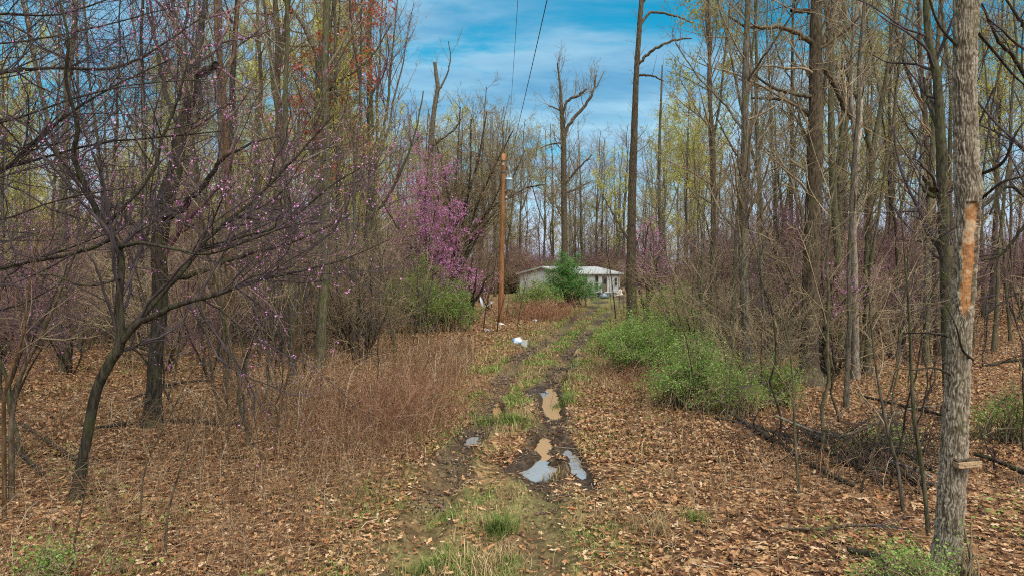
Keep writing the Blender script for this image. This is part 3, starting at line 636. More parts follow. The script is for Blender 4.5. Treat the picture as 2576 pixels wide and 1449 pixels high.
def boxbag():
    b = G(1319, 876); z0 = float(gz(b[0], b[1])); d = b[1]; s = d / F
    wht = plain('dirty white box', (.56, .54, .46), .75, .2, .12, 6); inn = plain('box inside', (.32, .26, .2), .8, .2, .2, 6)
    root = thing('carton', 'upright dirty white carton in the leaves beside the track', 'carton', (b[0], b[1], z0), rz=R(-12))
    wd, h, dp = 15 * s, 20 * s, .2
    MB().box((0, 0, h / 2), (wd, .02, h)).build('front_panel', wht, root); MB().box((0, dp, h / 2), (wd, .02, h * .98)).build('back_panel', wht, root)
    MB().box((wd / 2 - .012, dp / 2, h / 2), (.02, dp - .03, h)).build('side_panel', wht, root); MB().box((-wd / 2 + .012, dp / 2, h / 2), (.02, dp - .03, h)).build('side_panel', wht, root)
    MB().box((wd / 2 + .05, dp / 2, h * .6), (.015, .18, h * .8), ry=.25).build('flap', inn, root); MB().box((0, dp / 2, .015), (wd - .05, dp - .05, .02)).build('bottom_panel', inn, root)
    b = G(1303, 868); z0 = float(gz(b[0], b[1]))
    m, N, L, bb = newmat('white and blue plastic bag', .35, .5)
    tc = N.new('ShaderNodeTexCoord'); n = nd(N, 'ShaderNodeTexNoise', Scale=5.0, Detail=1.0); L.new(tc.outputs['Object'], n.inputs[0])
    r = cramp(N, [(.5, (.75, .73, .76)), (.54, (.05, .25, .6)), (.66, (.12, .42, .75))]); L.new(n.outputs[0], r.inputs[0]); L.new(r.outputs[0], bb.inputs['Base Color'])
    mb = MB(); ns, nr = 20, 9; rg = np.random.default_rng(3); a = np.arange(ns) / ns * 6.283; t = np.linspace(0, math.pi, nr)
    k = 1 + .16 * rg.normal(size=(nr, ns)); V = np.stack([np.sin(t)[:, None] * np.cos(a) * .21 * k, np.sin(t)[:, None] * np.sin(a) * .15 * k, .14 - np.cos(t)[:, None] * .15 * k], -1).reshape(-1, 3)
    mb.add(V, q=[(i * ns + j, i * ns + (j + 1) % ns, (i + 1) * ns + (j + 1) % ns, (i + 1) * ns + j) for i in range(nr - 1) for j in range(ns)])
    tag(mb.build('plastic_bag', m, None, (b[0], b[1], z0), True), 'crumpled white and blue plastic bag left of the white carton', 'plastic bag')
    paper = plain('litter paper', (.62, .66, .7), .6, .3, .1, 8)
    for (u, v, lab) in [(1226, 832, 'pale scrap of paper in the weeds left of the pole foot'), (1262, 818, 'small white scrap of paper at the foot of the utility pole'), (1345, 808, 'pale scrap of paper under the red brown brambles')]:
        p = G(u, v); mb = MB(); g = 5; xs, ys = np.meshgrid(np.linspace(-.16, .16, g), np.linspace(-.1, .1, g)); V = np.stack([xs, ys, .05 + .05 * np.random.default_rng(int(u)).normal(size=xs.shape)], -1).reshape(-1, 3)
        i = np.arange(g * g).reshape(g, g); mb.add(V, q=np.stack([i[:-1, :-1], i[:-1, 1:], i[1:, 1:], i[1:, :-1]], -1).reshape(-1, 4))
        tag(mb.build('paper_scrap', paper, None, (p[0], p[1], float(gz(p[0], p[1])))), lab, 'litter')
boxbag()

# ------------------------------------------------------------------ the trees one can tell apart
TW = lambda dens=3, L=1.0, **k: dict(dens=dens, t0=.15, t1=1, length=L, lr=None, **k)
redspec = [dict(dens=6.0, t0=.27, t1=1, length=2.1, ang=46, asd=16, up=.035, wander=.16, nseg=8, rr=.55, rmin=.004, sides=4, fall=.3, tip=.3),
           dict(dens=6.0, t0=.1, t1=1, length=.68, ang=46, asd=16, up=.03, wander=.16, nseg=4, rr=.6, rmin=.0028, fall=.4),
           dict(dens=4.6, t0=.15, t1=1, length=.3, ang=46, asd=16, up=.02, wander=.18, nseg=3, rr=.7, rmin=.0022, fall=.4)]
hero('redbud_tree', 'leaning forked redbud with dark bark and sparse magenta blossom, nearest tree on the left', 'tree', 8.66,
     [(185, 1278, 38), (200, 1200, 32), (217, 1110, 29), (242, 985, 29), (276, 912, 29), (303, 862, 28), (300, 760, 21), (303, 640, 20, .1), (262, 568, 18, .2), (215, 470, 16, .2), (185, 390, 14, .1), (195, 320, 12), (166, 200, 9, -.2), (172, 100, 7, -.3), (150, 0, 6, -.3), (130, -130, 3, -.3)],
     [[(303, 866, 18.7), (345, 816, 17.8, -.1), (400, 791, 16.1, -.2), (450, 765, 14.4, -.2), (560, 736, 11.0, -.1), (640, 706, 9.3, 0), (720, 690, 6.8, .2), (860, 655, 4.2, .4), (985, 600, 2.5, .7)],
      [(306, 848, 20.4), (340, 815, 19.6, .2), (383, 764, 18.7, .4), (428, 715, 17.0, .6), (504, 624, 14.4, .9), (549, 574, 11.0, 1.1), (640, 505, 8.5, 1.2), (740, 400, 6.0, 1.3), (840, 290, 3.4, 1.5)],
      [(302, 622, 11.9, .1), (360, 612, 10.2, -.2), (420, 624, 8.5, -.4), (520, 640, 6.8, -.6), (640, 600, 5.1, -.7), (790, 545, 2.5, -.8)],
      [(263, 566, 11.9, .2), (320, 515, 10.2, .3), (383, 433, 9.3, .4), (410, 347, 8.5, .5), (443, 262, 6.8, .6), (480, 120, 4.2, .7)],
      [(290, 600, 11.0, .1), (180, 640, 10.2, .2), (60, 662, 9.3, .3), (-60, 690, 6.8, .4)],
      [(215, 470, 8.5, .2), (150, 400, 7.6, .1), (90, 330, 6.0, 0), (20, 290, 4.2, 0)],
      [(504, 624, 8.5, .9), (600, 600, 6.8, .7), (720, 560, 6.0, .6), (830, 470, 4.2, .6), (930, 410, 2.5, .6)],
      [(303, 700, 8.5, 0), (220, 720, 6.8, -.3), (120, 690, 5.1, -.5), (0, 700, 3.4, -.6)]],
     redspec, 'bark_dark', 'twig_dark', ('blossom', 9.0, .024, 'blossom', 1), 11, 14, 90, 1.25)
hero('overhanging_tree', 'dark tree beyond the left edge reaching bare mossy branches across the upper left', 'tree', 9.5,
     [(-420, 1280, 60), (-400, 900, 52), (-380, 600, 46), (-340, 350, 40), (-300, 100, 32), (-260, -150, 24), (-230, -400, 14)],
     [[(-378, 590, 15.8), (-180, 500, 14.5, -.2), (0, 432, 11.9, -.3), (125, 322, 8.6, -.4), (260, 232, 5.9, -.4), (430, 150, 3.3, -.2)],
      [(-340, 350, 14.5), (-150, 240, 12.5), (0, 184, 10.6), (130, 172, 9.2, .1), (280, 174, 7.9, .2), (380, 130, 5.9, .3), (500, 50, 4.0, .4)],
      [(-370, 520, 11.9), (-150, 450, 9.9), (0, 425, 8.6), (120, 395, 7.3), (250, 362, 5.9), (420, 345, 4.6, .3), (570, 330, 2.6, .5)],
      [(-385, 700, 10.6), (-150, 690, 8.6), (0, 682, 7.3, .3), (100, 650, 5.9, .4), (200, 615, 4.6, .5), (340, 560, 2.6, .6)],
      [(-300, 120, 10.6), (-120, 60, 7.9), (0, 36, 6.6), (150, 38, 5.3), (320, -20, 3.3)],
      [(-340, 330, 9.9), (-120, 330, 7.9, -.4), (40, 300, 6.6, -.6), (180, 250, 5.3, -.7), (330, 215, 4.0, -.7), (520, 200, 2.6, -.6)],
      [(-380, 620, 8.6), (-120, 590, 7.3, -.6), (30, 545, 5.9, -.8), (160, 500, 4.6, -.9), (340, 470, 2.6, -1)],
      [(-320, 200, 8.6), (-100, 120, 6.6, .4), (60, 105, 5.9, .6), (240, 70, 4.6, .8), (450, 15, 2.6, 1)],
      [(-395, 820, 8.6), (-120, 800, 6.6, -.2), (40, 770, 4.6, -.3), (140, 720, 3.3, -.3)]],
     redspec, 'bark_dark', 'twig_dark', ('blossom', 4.0, .024, 'blossom', 1), 12, 14, 60)
bigspec = [dict(dens=2.2, t0=.3, t1=1, length=2.6, ang=52, asd=15, up=.05, wander=.13, nseg=8, rr=.4, rmin=.006, sides=5, fall=.3),
           dict(dens=4.4, t0=.2, t1=1, length=1.0, ang=48, asd=14, up=.03, wander=.14, nseg=5, rr=.5, rmin=.004, fall=.4),
           dict(dens=4.6, t0=.15, t1=1, length=.42, ang=45, asd=14, up=.03, wander=.15, nseg=3, rr=.6, rmin=.003)]
hero('twisted_tree', 'thick twisted dark tree with a pale peeled strip low on its trunk, left', 'tree', 12.6,
     [(384, 1092, 46), (385, 1040, 42), (392, 900, 40), (404, 760, 40), (402, 620, 42), (415, 510, 44), (440, 430, 40), (455, 330, 34), (480, 240, 30), (490, 165, 26), (505, 80, 18, .3), (520, -20, 13, .5), (535, -160, 8, .8)],
     [[(490, 190, 22), (515, 180, 20, -.1), (543, 163, 18, -.2)], [(405, 560, 24), (470, 512, 20, -.3), (530, 445, 14, -.5), (560, 400, 10, -.6), (640, 360, 6, -.5), (700, 345, 3, -.4)],
      [(455, 330, 18), (420, 250, 14, .5), (400, 150, 10, .9), (370, 20, 7, 1.2)], [(500, 205, 14), (505, 260, 13, -.3), (500, 300, 10, -.4)],
      [(404, 700, 20), (480, 690, 16, .4), (620, 640, 12, .8), (760, 600, 8, 1.2), (880, 540, 5, 1.5)], [(396, 640, 18), (330, 560, 14, .5), (250, 500, 10, .9), (150, 470, 6, 1.2)]],
     bigspec, 'bark_dark', 'twig_red', ('blossom', 4, .03, 'blossom', 1), 13, 20, 140, 1.7, disp=.012)
hero('slender_tree', 'thin ochre stained trunk standing right of the twisted dark tree', 'tree', 15.6,
     [(575, 1012, 26), (572, 900, 22), (570, 800, 20), (576, 600, 18), (570, 400, 17), (560, 200, 15), (545, 90, 12), (540, -120, 8)],
     [[(562, 220, 10), (590, 120, 8, .3), (600, 0, 6, .5), (620, -100, 4, .6)]], bigspec, 'bark_orange', 'twig_brown', None, 14, 12, 80)
tallspec = lambda L=2.2, d=1.6, ang=50, up=.08: [dict(dens=d * 1.6, t0=.3, t1=.99, length=L, ang=ang, asd=12, up=up, wander=.09, nseg=7, rr=.4, rmin=.008, sides=4, fall=.5),
           dict(dens=4.0, t0=.2, t1=1, length=.95, ang=42, asd=12, up=.05, wander=.12, nseg=4, rr=.5, rmin=.006, fall=.4),
           dict(dens=4.6, t0=.2, t1=1, length=.42, ang=42, asd=12, up=.04, wander=.12, nseg=3, rr=.6, rmin=.0045)]
hero('red_maple', 'tall grey red maple with clusters of red buds high in its fork, upper left', 'tree', 25,
     [(802, 890, 26), (797, 600, 21), (792, 400, 20), (800, 250, 18), (800, 150, 17), (780, 100, 13), (757, 55, 10), (700, -20, 7), (660, -100, 4)],
     [[(800, 160, 14), (820, 110, 12, .3), (832, 50, 9, .5), (862, -60, 6, .8)], [(800, 250, 10), (860, 200, 8, -.5), (930, 150, 5, -.8), (985, 60, 3, -1)]],
     tallspec(2.4, 1.5), 'bark_grey', 'twig_brown', ('bud_red', 26, .095, 'buds', 1), 15, 12, 70)
hero('ascending_tree', 'tall straight mossy trunk with ascending thin branches right of the red maple', 'tree', 30,
     [(926, 835, 27), (926, 600, 22), (934, 480, 20), (932, 300, 16), (928, 100, 13), (935, 0, 11), (942, -150, 6)],
     [[(926, 560, 9), (985, 480, 7, -.5), (1040, 350, 5, -.8), (1065, 230, 3, -.8)], [(934, 450, 8), (970, 300, 7, .5), (985, 150, 5, .8), (1000, 0, 3, 1)]],
     tallspec(3.0, 1.9, 45, .1), 'bark_mossy', 'twig_red', None, 16, 12, 70)
hero('broken_tree', 'snapped pale snag with one live side branch above the magenta redbud', 'tree', 45,
     [(1082, 810, 18), (1078, 560, 15), (1083, 380, 14), (1092, 280, 12), (1101, 225, 11), (1098, 195, 10), (1094, 158, 8)],
     [[(1101, 232, 6), (1120, 200, 4.5, .3), (1133, 150, 3, .4), (1128, 105, 2, .5)], [(1083, 370, 7), (1140, 330, 5, -.5), (1160, 300, 3, -.8)]],
     [dict(dens=1.8, t0=.62, t1=1, length=1.9, ang=42, up=.14, nseg=5, rr=.5, rmin=.011, sides=4), dict(dens=3.0, t0=.2, t1=1, length=.8, ang=40, up=.06, nseg=3, rr=.5, rmin=.006)], 'bark_grey', 'twig_grey', None, 17, 10, 50)
hero('lone_tree', 'tall bare tree with a hooked upper fork standing before the mobile home', 'tree', 58,
     [(1420, 768, 17.2), (1420, 600, 15.6), (1418, 450, 14.8), (1418, 350, 13.3), (1413, 290, 10.9), (1411, 250, 7.8), (1408, 210, 5.5), (1402, 160, 3.1)],
     [[(1418, 350, 8.6), (1438, 305, 8.6, .3), (1468, 272, 7.8, .5), (1490, 235, 6.2, .6), (1500, 190, 3.9, .7)], [(1415, 292, 7.0), (1428, 255, 7.0, -.4), (1455, 242, 6.2, -.6), (1475, 225, 5.5, -.7)],
      [(1418, 470, 7.0), (1450, 430, 5.5, -.5), (1490, 390, 3.1, -.8)], [(1418, 490, 6.2), (1460, 470, 4.7, .6), (1490, 455, 3.1, .9)], [(1418, 360, 4.7), (1380, 365, 3.1, .5), (1360, 375, 2.3, .6)], [(1410, 280, 3.9), (1390, 270, 3.1), (1380, 268, 2.3)]],
     [dict(dens=4.2, t0=.35, t1=1, length=2.7, ang=46, up=.2, wander=.13, nseg=6, rr=.4, rmin=.012, sides=4), dict(dens=3.6, t0=.2, t1=1, length=1.2, ang=42, up=.08, wander=.13, nseg=4, rr=.5, rmin=.009), dict(dens=3.6, t0=.2, t1=1, length=.5, ang=42, up=.06, nseg=3, rr=.6, rmin=.007)],
     'bark_brown', 'twig_brown', None, 18, 12, 60)
hero('poplar_tree', 'tall straight tree with arching side limbs standing right of the track', 'tree', 33,
     [(1591, 838, 30.3), (1588, 700, 25.4), (1590, 500, 21.3), (1595, 350, 18.0), (1600, 200, 14.8), (1608, 80, 13.1), (1615, -20, 11.5), (1622, -160, 8.2)],
     [[(1610, 65, 7.4), (1640, 32, 6.6, .2), (1700, 42, 4.9, .4), (1745, 60, 2.5, .5)], [(1603, 165, 8.2), (1645, 125, 7.4, -.3), (1700, 102, 5.7, -.6), (1740, 98, 3.3, -.8)], [(1600, 190, 6.6), (1640, 192, 4.9, .3), (1670, 205, 3.3, .4)],
      [(1615, 10, 6.6), (1650, -30, 4.9), (1720, -60, 3.3)], [(1590, 620, 6.6), (1555, 560, 4.9, .5), (1520, 500, 3.3, .8)]],
     [dict(dens=1.6, t0=.4, t1=1, length=1.1, ang=55, up=.08, wander=.12, nseg=5, rr=.3, rmin=.008, sides=4), dict(dens=2.2, t0=.2, t1=1, length=.5, ang=42, up=.06, nseg=3, rr=.5, rmin=.006)],
     'bark_brown', 'twig_brown', None, 19, 14, 110, 1.3, disp=.012)
hero('thin_far_tree', 'slender bare tree with regular paired branches right of the arching tree', 'tree', 55,
     [(1664, 800, 12), (1662, 600, 10), (1658, 480, 9), (1660, 330, 7), (1664, 230, 5), (1666, 165, 3)], [],
     [dict(dens=2.0, t0=.35, t1=1, length=3.0, ang=52, up=.09, wander=.1, nseg=6, rr=.5, rmin=.011, sides=4), dict(dens=3.4, t0=.2, t1=1, length=1.1, ang=42, up=.06, nseg=4, rr=.5, rmin=.009), dict(dens=3.4, t0=.2, t1=1, length=.5, ang=42, nseg=3, rr=.6, rmin=.007)], 'bark_grey', 'twig_grey', None, 20, 8, 40)
hero('red_budded_tree', 'thin tree sprinkled with red buds, left of the whorled grey trunk', 'tree', 24,
     [(1792, 900, 17), (1794, 600, 14), (1795, 400, 12), (1784, 220, 10), (1786, 80, 8), (1780, -60, 5)], [],
     tallspec(2.3, 1.6, 52, .07), 'bark_brown', 'twig_brown', ('bud_red', 4, .05, 'buds', 1), 21, 10, 60)
hero('whorled_tree', 'straight grey trunk with dark branch collars and rising thin branches, right of the green thicket', 'tree', 16,
     [(1887, 1015, 32), (1882, 900, 27), (1875, 780, 24), (1868, 600, 21), (1873, 400, 19), (1875, 200, 17), (1880, 50, 15), (1886, -120, 12)],
     [[(1870, 330, 7), (1820, 260, 6, .4), (1760, 200, 4, .6), (1700, 110, 3, .8)], [(1876, 210, 7), (1930, 130, 6, -.5), (1990, 40, 5, -.8), (2040, -60, 3, -1)], [(1870, 420, 6), (1830, 350, 5, -.4), (1800, 290, 3, -.6)], [(1868, 560, 6), (1920, 470, 5, .3), (1990, 390, 3, .6)], [(1868, 720, 6), (1910, 650, 4.5, -.3), (1940, 560, 3, -.5)]],
     tallspec(1.9, 2.2, 48, .1), 'bark_grey', 'twig_brown', ('bud_tan', 2, .03, 'buds', 1), 22, 14, 110, 1.4)
hero('oak_tree', 'thick dark oak with heavy crooked side limbs in the right wood', 'tree', 17.7,
     [(2031, 978, 66), (2036, 880, 50), (2040, 700, 42), (2046, 500, 40), (2052, 300, 38), (2052, 100, 33), (2056, -60, 28), (2060, -250, 20)],
     [[(2048, 112, 16), (1995, 78, 13, -.3), (1940, 70, 10, -.5), (1880, 68, 8, -.6), (1830, 40, 5, -.7)], [(2048, 30, 13), (2020, 28, 12), (1990, 28, 9, -.2)], [(2054, 130, 14), (2075, 95, 11, .1), (2090, 55, 9, .2)],
      [(2046, 245, 12), (1990, 235, 10, -.4), (1940, 220, 8, -.7), (1900, 190, 5, -1)], [(2045, 300, 12), (2000, 262, 9, .5), (1950, 250, 8, .9), (1890, 248, 6, 1.2)], [(2052, 140, 15), (2090, 200, 13, .5), (2130, 280, 12, 1), (2140, 300, 9, 1.2)]],
     bigspec, 'bark_brown', 'twig_brown', None, 23, 20, 150, 1.7, disp=.014)
hero('forked_mossy_tree', 'forked tree with a pale lower trunk and mossy upper stems, right wood', 'tree', 19,
     [(2152, 940, 22), (2150, 705, 18), (2146, 530, 17), (2155, 380, 17), (2141, 250, 12), (2146, 100, 11), (2162, -20, 9), (2170, -150, 6)],
     [[(2156, 390, 14), (2165, 280, 11, .3), (2165, 120, 9, .6), (2170, -40, 6, .9)]],
     tallspec(2.0, 1.7), 'bark_pale', 'twig_brown', None, 24, 10, 80)
hero('mossy_snag_tree', 'green mossy trunk with a broken stub, beside the forked pale tree', 'tree', 20,
     [(2182, 920, 22), (2180, 705, 18), (2190, 503, 17), (2197, 378, 16), (2222, 240, 12), (2244, 100, 10), (2258, -20, 8), (2270, -160, 5)],
     [[(2192, 390, 14), (2170, 300, 12, -.3), (2140, 210, 10, -.6), (2117, 156, 8, -.8)]],
     tallspec(2.0, 1.7), 'bark_mossy', 'twig_brown', None, 25, 10, 80)
hero('stubbed_mossy_tree', 'mossy leaning tree with a forked stub, left of the big furrowed trunk', 'tree', 13.6,
     [(2398, 1068, 44), (2385, 900, 32), (2378, 705, 28), (2372, 503, 29), (2367, 352, 27), (2357, 200, 25), (2336, 100, 22), (2331, 0, 20), (2325, -150, 16)],
     [[(2368, 500, 17), (2345, 475, 16, -.1), (2322, 446, 11, -.2)], [(2355, 495, 13), (2335, 490, 12, -.2), (2314, 462, 8, -.3)], [(2366, 340, 12), (2335, 260, 9, .3), (2325, 195, 7, .4)], [(2360, 220, 12), (2380, 120, 9, .3), (2370, 0, 7, .5), (2400, -100, 5, .6)],
      [(2380, 620, 10), (2340, 600, 9, -.4), (2300, 605, 6, -.6)]],
     bigspec, 'bark_mossy', 'twig_dark', None, 26, 14, 110, disp=.008)
hero('edge_tree', 'dark tree behind the right edge of the big furrowed trunk with long rising branches', 'tree', 11.5,
     [(2660, 1080, 50), (2650, 800, 42), (2640, 500, 36), (2640, 200, 30), (2650, -100, 22)],
     [[(2642, 480, 12), (2560, 590, 10, .2), (2520, 640, 8, .3), (2470, 655, 5, .4)], [(2640, 330, 14), (2560, 160, 11), (2510, 100, 9, -.2), (2470, 10, 6, -.3)], [(2645, 560, 12), (2540, 470, 9, -.3), (2490, 540, 6, -.4)], [(2640, 150, 12), (2570, 60, 9), (2520, -20, 6)], [(2650, 900, 12), (2560, 905, 10), (2480, 920, 7)], [(2650, 760, 10), (2570, 735, 8), (2480, 790, 5)]],
     bigspec, 'bark_dark', 'twig_dark', None, 27, 12, 50)
hero('overhead_tree', 'bare dark crown hanging in from the upper right corner', 'tree', 22,
     [(2330, 900, 20), (2335, 600, 17), (2350, 300, 14), (2360, 100, 11), (2372, -80, 8)], [[(2345, 400, 8), (2290, 330, 6, .3), (2230, 200, 4, .5)]],
     tallspec(2.0, 1.8), 'bark_mossy', 'twig_brown', ('bud_yellow', 1.5, .05, 'buds', 1), 28, 10, 60)['label'] = 'narrow mossy tree with a few yellow buds in the gap left of the stubbed tree'

# the magenta redbuds
def redbud(label, u, v, d, W_, H_, seed, per=16, size=.05):
    rg = np.random.default_rng(seed); b = P(u, v, d); b[2] = float(base_z(b[0], b[1]))
    lim = [[(u, v - 10, 8), (u - 20, v - H_ * .35, 6, .4), (u - W_ * .3, v - H_ * .62, 4, .8), (u - W_ * .45, v - H_ * .8, 2, 1)], [(u, v - 20, 8), (u + 25, v - H_ * .4, 6, -.4), (u + W_ * .3, v - H_ * .62, 4, -.8), (u + W_ * .46, v - H_ * .72, 2, -1)],
           [(u, v - 30, 7), (u + 10, v - H_ * .5, 5, -.8), (u + W_ * .12, v - H_ * .8, 3, -1)]]
    hero('redbud_tree', label, 'tree', d, [(u, v, 12), (u + 4, v - H_ * .3, 10), (u - 6, v - H_ * .6, 7), (u + 5, v - H_, 3)], lim,
         [dict(dens=4.0, t0=.2, t1=1, length=H_ / F * d * .36, ang=50, up=.05, nseg=6, rr=.5, rmin=.009, sides=4), dict(dens=4.6, t0=.15, t1=1, length=.95, ang=45, up=.05, nseg=4, rr=.6, rmin=.006), dict(dens=4.5, t0=.1, t1=1, length=.45, ang=45, nseg=3, rr=.6, rmin=.005)],
         'bark_dark', 'twig_red', ('blossom', per, size, 'blossom'), seed, 8, 30)
redbud('redbud in full magenta bloom between the snapped snag and the utility pole', 1072, 790, 41, 265, 370, 31, 17, .075)
redbud('low redbud with magenta blossom just left of the utility pole', 1185, 790, 38, 120, 140, 32, 12, .065)
redbud('thin redbud with pale purple bloom right of the track tree', 1625, 800, 40, 90, 230, 33, 7, .06)
redbud('small redbud with scattered magenta flowers before the oak in the right wood', 2070, 900, 19, 240, 260, 34, 9, .045)
redbud('slim redbud with faint magenta bloom behind the red maple trunk', 690, 830, 30, 200, 420, 35, 5, .06)

# the multi-stemmed leaning tree left of the pole
hero('leaning_thicket_tree', 'dense many branched tree leaning right behind the utility pole', 'tree', 46,
     [(1130, 800, 14), (1145, 640, 11), (1168, 520, 9), (1200, 420, 6), (1215, 340, 4), (1225, 280, 2)],
     [[(1131, 770, 9), (1140, 560, 7, .5), (1150, 420, 5, .8), (1158, 270, 2.5, 1)], [(1133, 760, 9), (1185, 560, 7, -.5), (1240, 430, 5, -1), (1290, 330, 2.5, -1.2)], [(1136, 720, 8), (1220, 545, 6, .8), (1310, 480, 4, 1.2), (1370, 465, 2.5, 1.5)], [(1140, 660, 8), (1125, 480, 5, -1), (1095, 350, 3, -1.5)],
      [(1134, 740, 8), (1200, 600, 6, 1), (1265, 500, 5, 1.6), (1320, 380, 2.5, 2)], [(1140, 690, 7), (1180, 470, 5, -1.2), (1185, 300, 3, -1.8)], [(1145, 640, 7), (1235, 520, 5, -.6), (1275, 420, 3, -1)]],
     [dict(dens=3.4, t0=.15, t1=1, length=3.2, ang=40, up=.07, wander=.1, nseg=7, rr=.5, rmin=.012, sides=4, fall=.4), dict(dens=4.0, t0=.15, t1=1, length=1.2, ang=40, up=.06, nseg=4, rr=.5, rmin=.009), dict(dens=4, t0=.2, t1=1, length=.5, ang=40, nseg=3, rr=.6, rmin=.007)],
     'bark_dark', 'twig_brown', ('bud_olive', .8, .06, 'buds', 1), 36, 10, 40)

# ------------------------------------------------------------------ the big furrowed trunk with the nailed board
def furrowed():
    d = 6.7; ctrl = [(2379, 1460, 86), (2384, 1380, 82), (2398, 1172, 80), (2405, 1020, 76), (2413, 870, 70), (2427, 705, 64), (2434, 520, 74), (2436, 480, 80), (2430, 380, 70), (2427, 150, 68), (2431, 0, 72), (2436, -200, 66), (2440, -420, 56)]
    l = smooth_line([(*P(u, v, d), w_ / 2 / F * d * .77) for u, v, w_ in ctrl], 620); b = l[0, :3].copy(); b[2] = float(gz(b[0], b[1])); l[:, 3] *= 1 + .3 * np.clip(1 - (l[:, 2] - b[2]) / .5, 0, 1) ** 2
    l[:, :3] -= b; l[0, 2] = -.2; sd = 132
    a = np.arange(sd) / sd * 2 * math.pi; dirs = np.stack([np.cos(a), np.sin(a), 0 * a], -1)
    V = l[:, None, :3] + l[:, None, 3:4] * dirs[None]
    z = V[..., 2] ; v_pix = np.interp(l[:, 2] + b[2], [P(0, q[1], d)[2] for q in ctrl], [q[1] for q in ctrl])[:, None]
    # furrows: vertical ridges broken into plates
    q = V.copy(); q[..., 0] += .012 * vnoise(V * np.array([9, 9, 7.0]), 4); q[..., 1] += .012 * vnoise(V * np.array([9, 9, 7.0]), 14)
    nc = 34; A = np.broadcast_to((a / (2 * math.pi) * nc)[None], V.shape[:2]) + .8 * vnoise(V * np.array([6, 6, 4.0]), 4) + .8 * vnoise(V * np.array([16, 16, 11.0]), 24) + .3 * vnoise(V * np.array([50, 50, 30.0]), 34); Zc = V[..., 2] / .20 + .5 * vnoise(V * np.array([12, 12, 9.0]), 14)
    def hsh(i, j, k):
        n = (np.mod(i, nc).astype(np.int64) * 73856093) ^ (j.astype(np.int64) * 19349663) ^ (k * 83492791); n = (n ^ (n >> 13)) * 1274126177 & 0xffffffff; return ((n ^ (n >> 16)) & 0xffff) / 65535.
    i0, j0 = np.floor(A), np.floor(Zc); f1 = np.full(A.shape, 9.); f2 = np.full(A.shape, 9.); idc = np.zeros(A.shape)
    for di in (-1, 0, 1):
        for dj in (-1, 0, 1):
            ii, jj = i0 + di, j0 + dj; dd = np.hypot(A - ii - .15 - .7 * hsh(ii, jj, 1), (Zc - jj - hsh(ii, jj, 2)) * .8); nearer = dd < f1; f2 = np.where(nearer, f1, np.minimum(f2, dd)); idc = np.where(nearer, hsh(ii, jj, 3), idc); f1 = np.where(nearer, dd, f1)
    n2 = vnoise(q * np.array([1, 1, .4]) / .010, 2); n3 = vnoise(V * np.array([1, 1, .8]) / .11, 3) * 1.3
    ridge = sst(.02, .38, f2 - f1) * (.55 + .45 * idc) * (1 - .45 * sst(.30, .05, np.abs(vnoise(q * np.array([1, 1, 1.6]) / .045, 12)))) + .22 * n2
    disp = (ridge - .55) * .016 + n3 * .006
    # the wound: bark gone on the camera side
    ang = np.arctan2(dirs[:, 1], dirs[:, 0])[None]                 # camera is towards -y
    cen = np.interp(v_pix, [505, 620, 700, 790], [-1.72, -1.72, -1.78, -1.98]); half = np.interp(v_pix, [508, 540, 640, 720, 770, 800], [.40, .74, .74, .68, .5, .0])
    edge = half * (1 + .35 * vnoise(V * np.array([9, 9, 6.0]), 8) + .25 * vnoise(V * np.array([30, 30, 12.0]), 18))
    ang = ang + .12 * vnoise(V * np.array([14, 14, 9.0]), 28); wound = (np.abs(ang - cen) < edge) & (v_pix > 512) & (v_pix < 796)
    ws = np.where(wound, 1.0, 0); lip = (~wound) & (np.abs(ang - cen) < edge + .16) & (v_pix > 506) & (v_pix < 802); disp = np.where(lip, disp + .009, disp); disp = np.where(wound, -.026 + .003 * n2 + .002 * vnoise(V / np.array([.05, .05, .012]), 6), disp)
    V = V + dirs[None] * disp[..., None]
    idx = np.arange(len(l) * sd).reshape(len(l), sd); r = np.roll(idx, -1, 1)
    Q = np.stack([idx[:-1], r[:-1], r[1:], idx[1:]], -1).reshape(-1, 4); wf = wound.ravel()[Q].sum(1) >= 3
    root = thing('furrowed_tree', 'big furrowed pale barked trunk with an orange wound, nearest tree on the right', 'tree', tuple(b))
    # bark colour follows ridge height (pale plate tops, dark furrow floors)
    me = mesh('trunk', V, Q[~wf]); at = me.attributes.new('plate', 'FLOAT', 'POINT'); at.data.foreach_set('value', np.clip(ridge, 0, 1).astype(np.float32).ravel())
    m, N_, L_, bb = newmat('furrowed bark', .92, .12); ag = nd(N_, 'ShaderNodeAttribute', attribute_name='plate'); tc = N_.new('ShaderNodeTexCoord')
    rr = cramp(N_, [(0, (.085, .06, .04)), (.25, (.19, .145, .10)), (.6, (.32, .255, .18)), (1, (.42, .345, .25))]); L_.new(ag.outputs['Fac'], rr.inputs[0])
    nn = nd(N_, 'ShaderNodeTexNoise', Scale=1.6, Detail=7.0, Roughness=.65); L_.new(tc.outputs['Object'], nn.inputs[0])
    fine = nd(N_, 'ShaderNodeTexNoise', Scale=60.0, Detail=5.0, Roughness=.7); L_.new(tc.outputs['Object'], fine.inputs[0])
    mr = nd(N_, 'ShaderNodeMapRange'); mr.inputs['From Min'].default_value = .5; mr.inputs['From Max'].default_value = .68; mr.inputs['To Max'].default_value = .8; L_.new(nn.outputs[0], mr.inputs['Value'])
    mx = nd(N_, 'ShaderNodeMix', data_type='RGBA'); L_.new(mr.outputs[0], mx.inputs[0]); L_.new(rr.outputs[0], mx.inputs[6]); mx.inputs[7].default_value = (.14, .125, .06, 1)
    k = nd(N_, 'ShaderNodeMath', operation='MULTIPLY_ADD'); L_.new(fine.outputs[0], k.inputs[0]); k.inputs[1].default_value = 1.1; k.inputs[2].default_value = .42
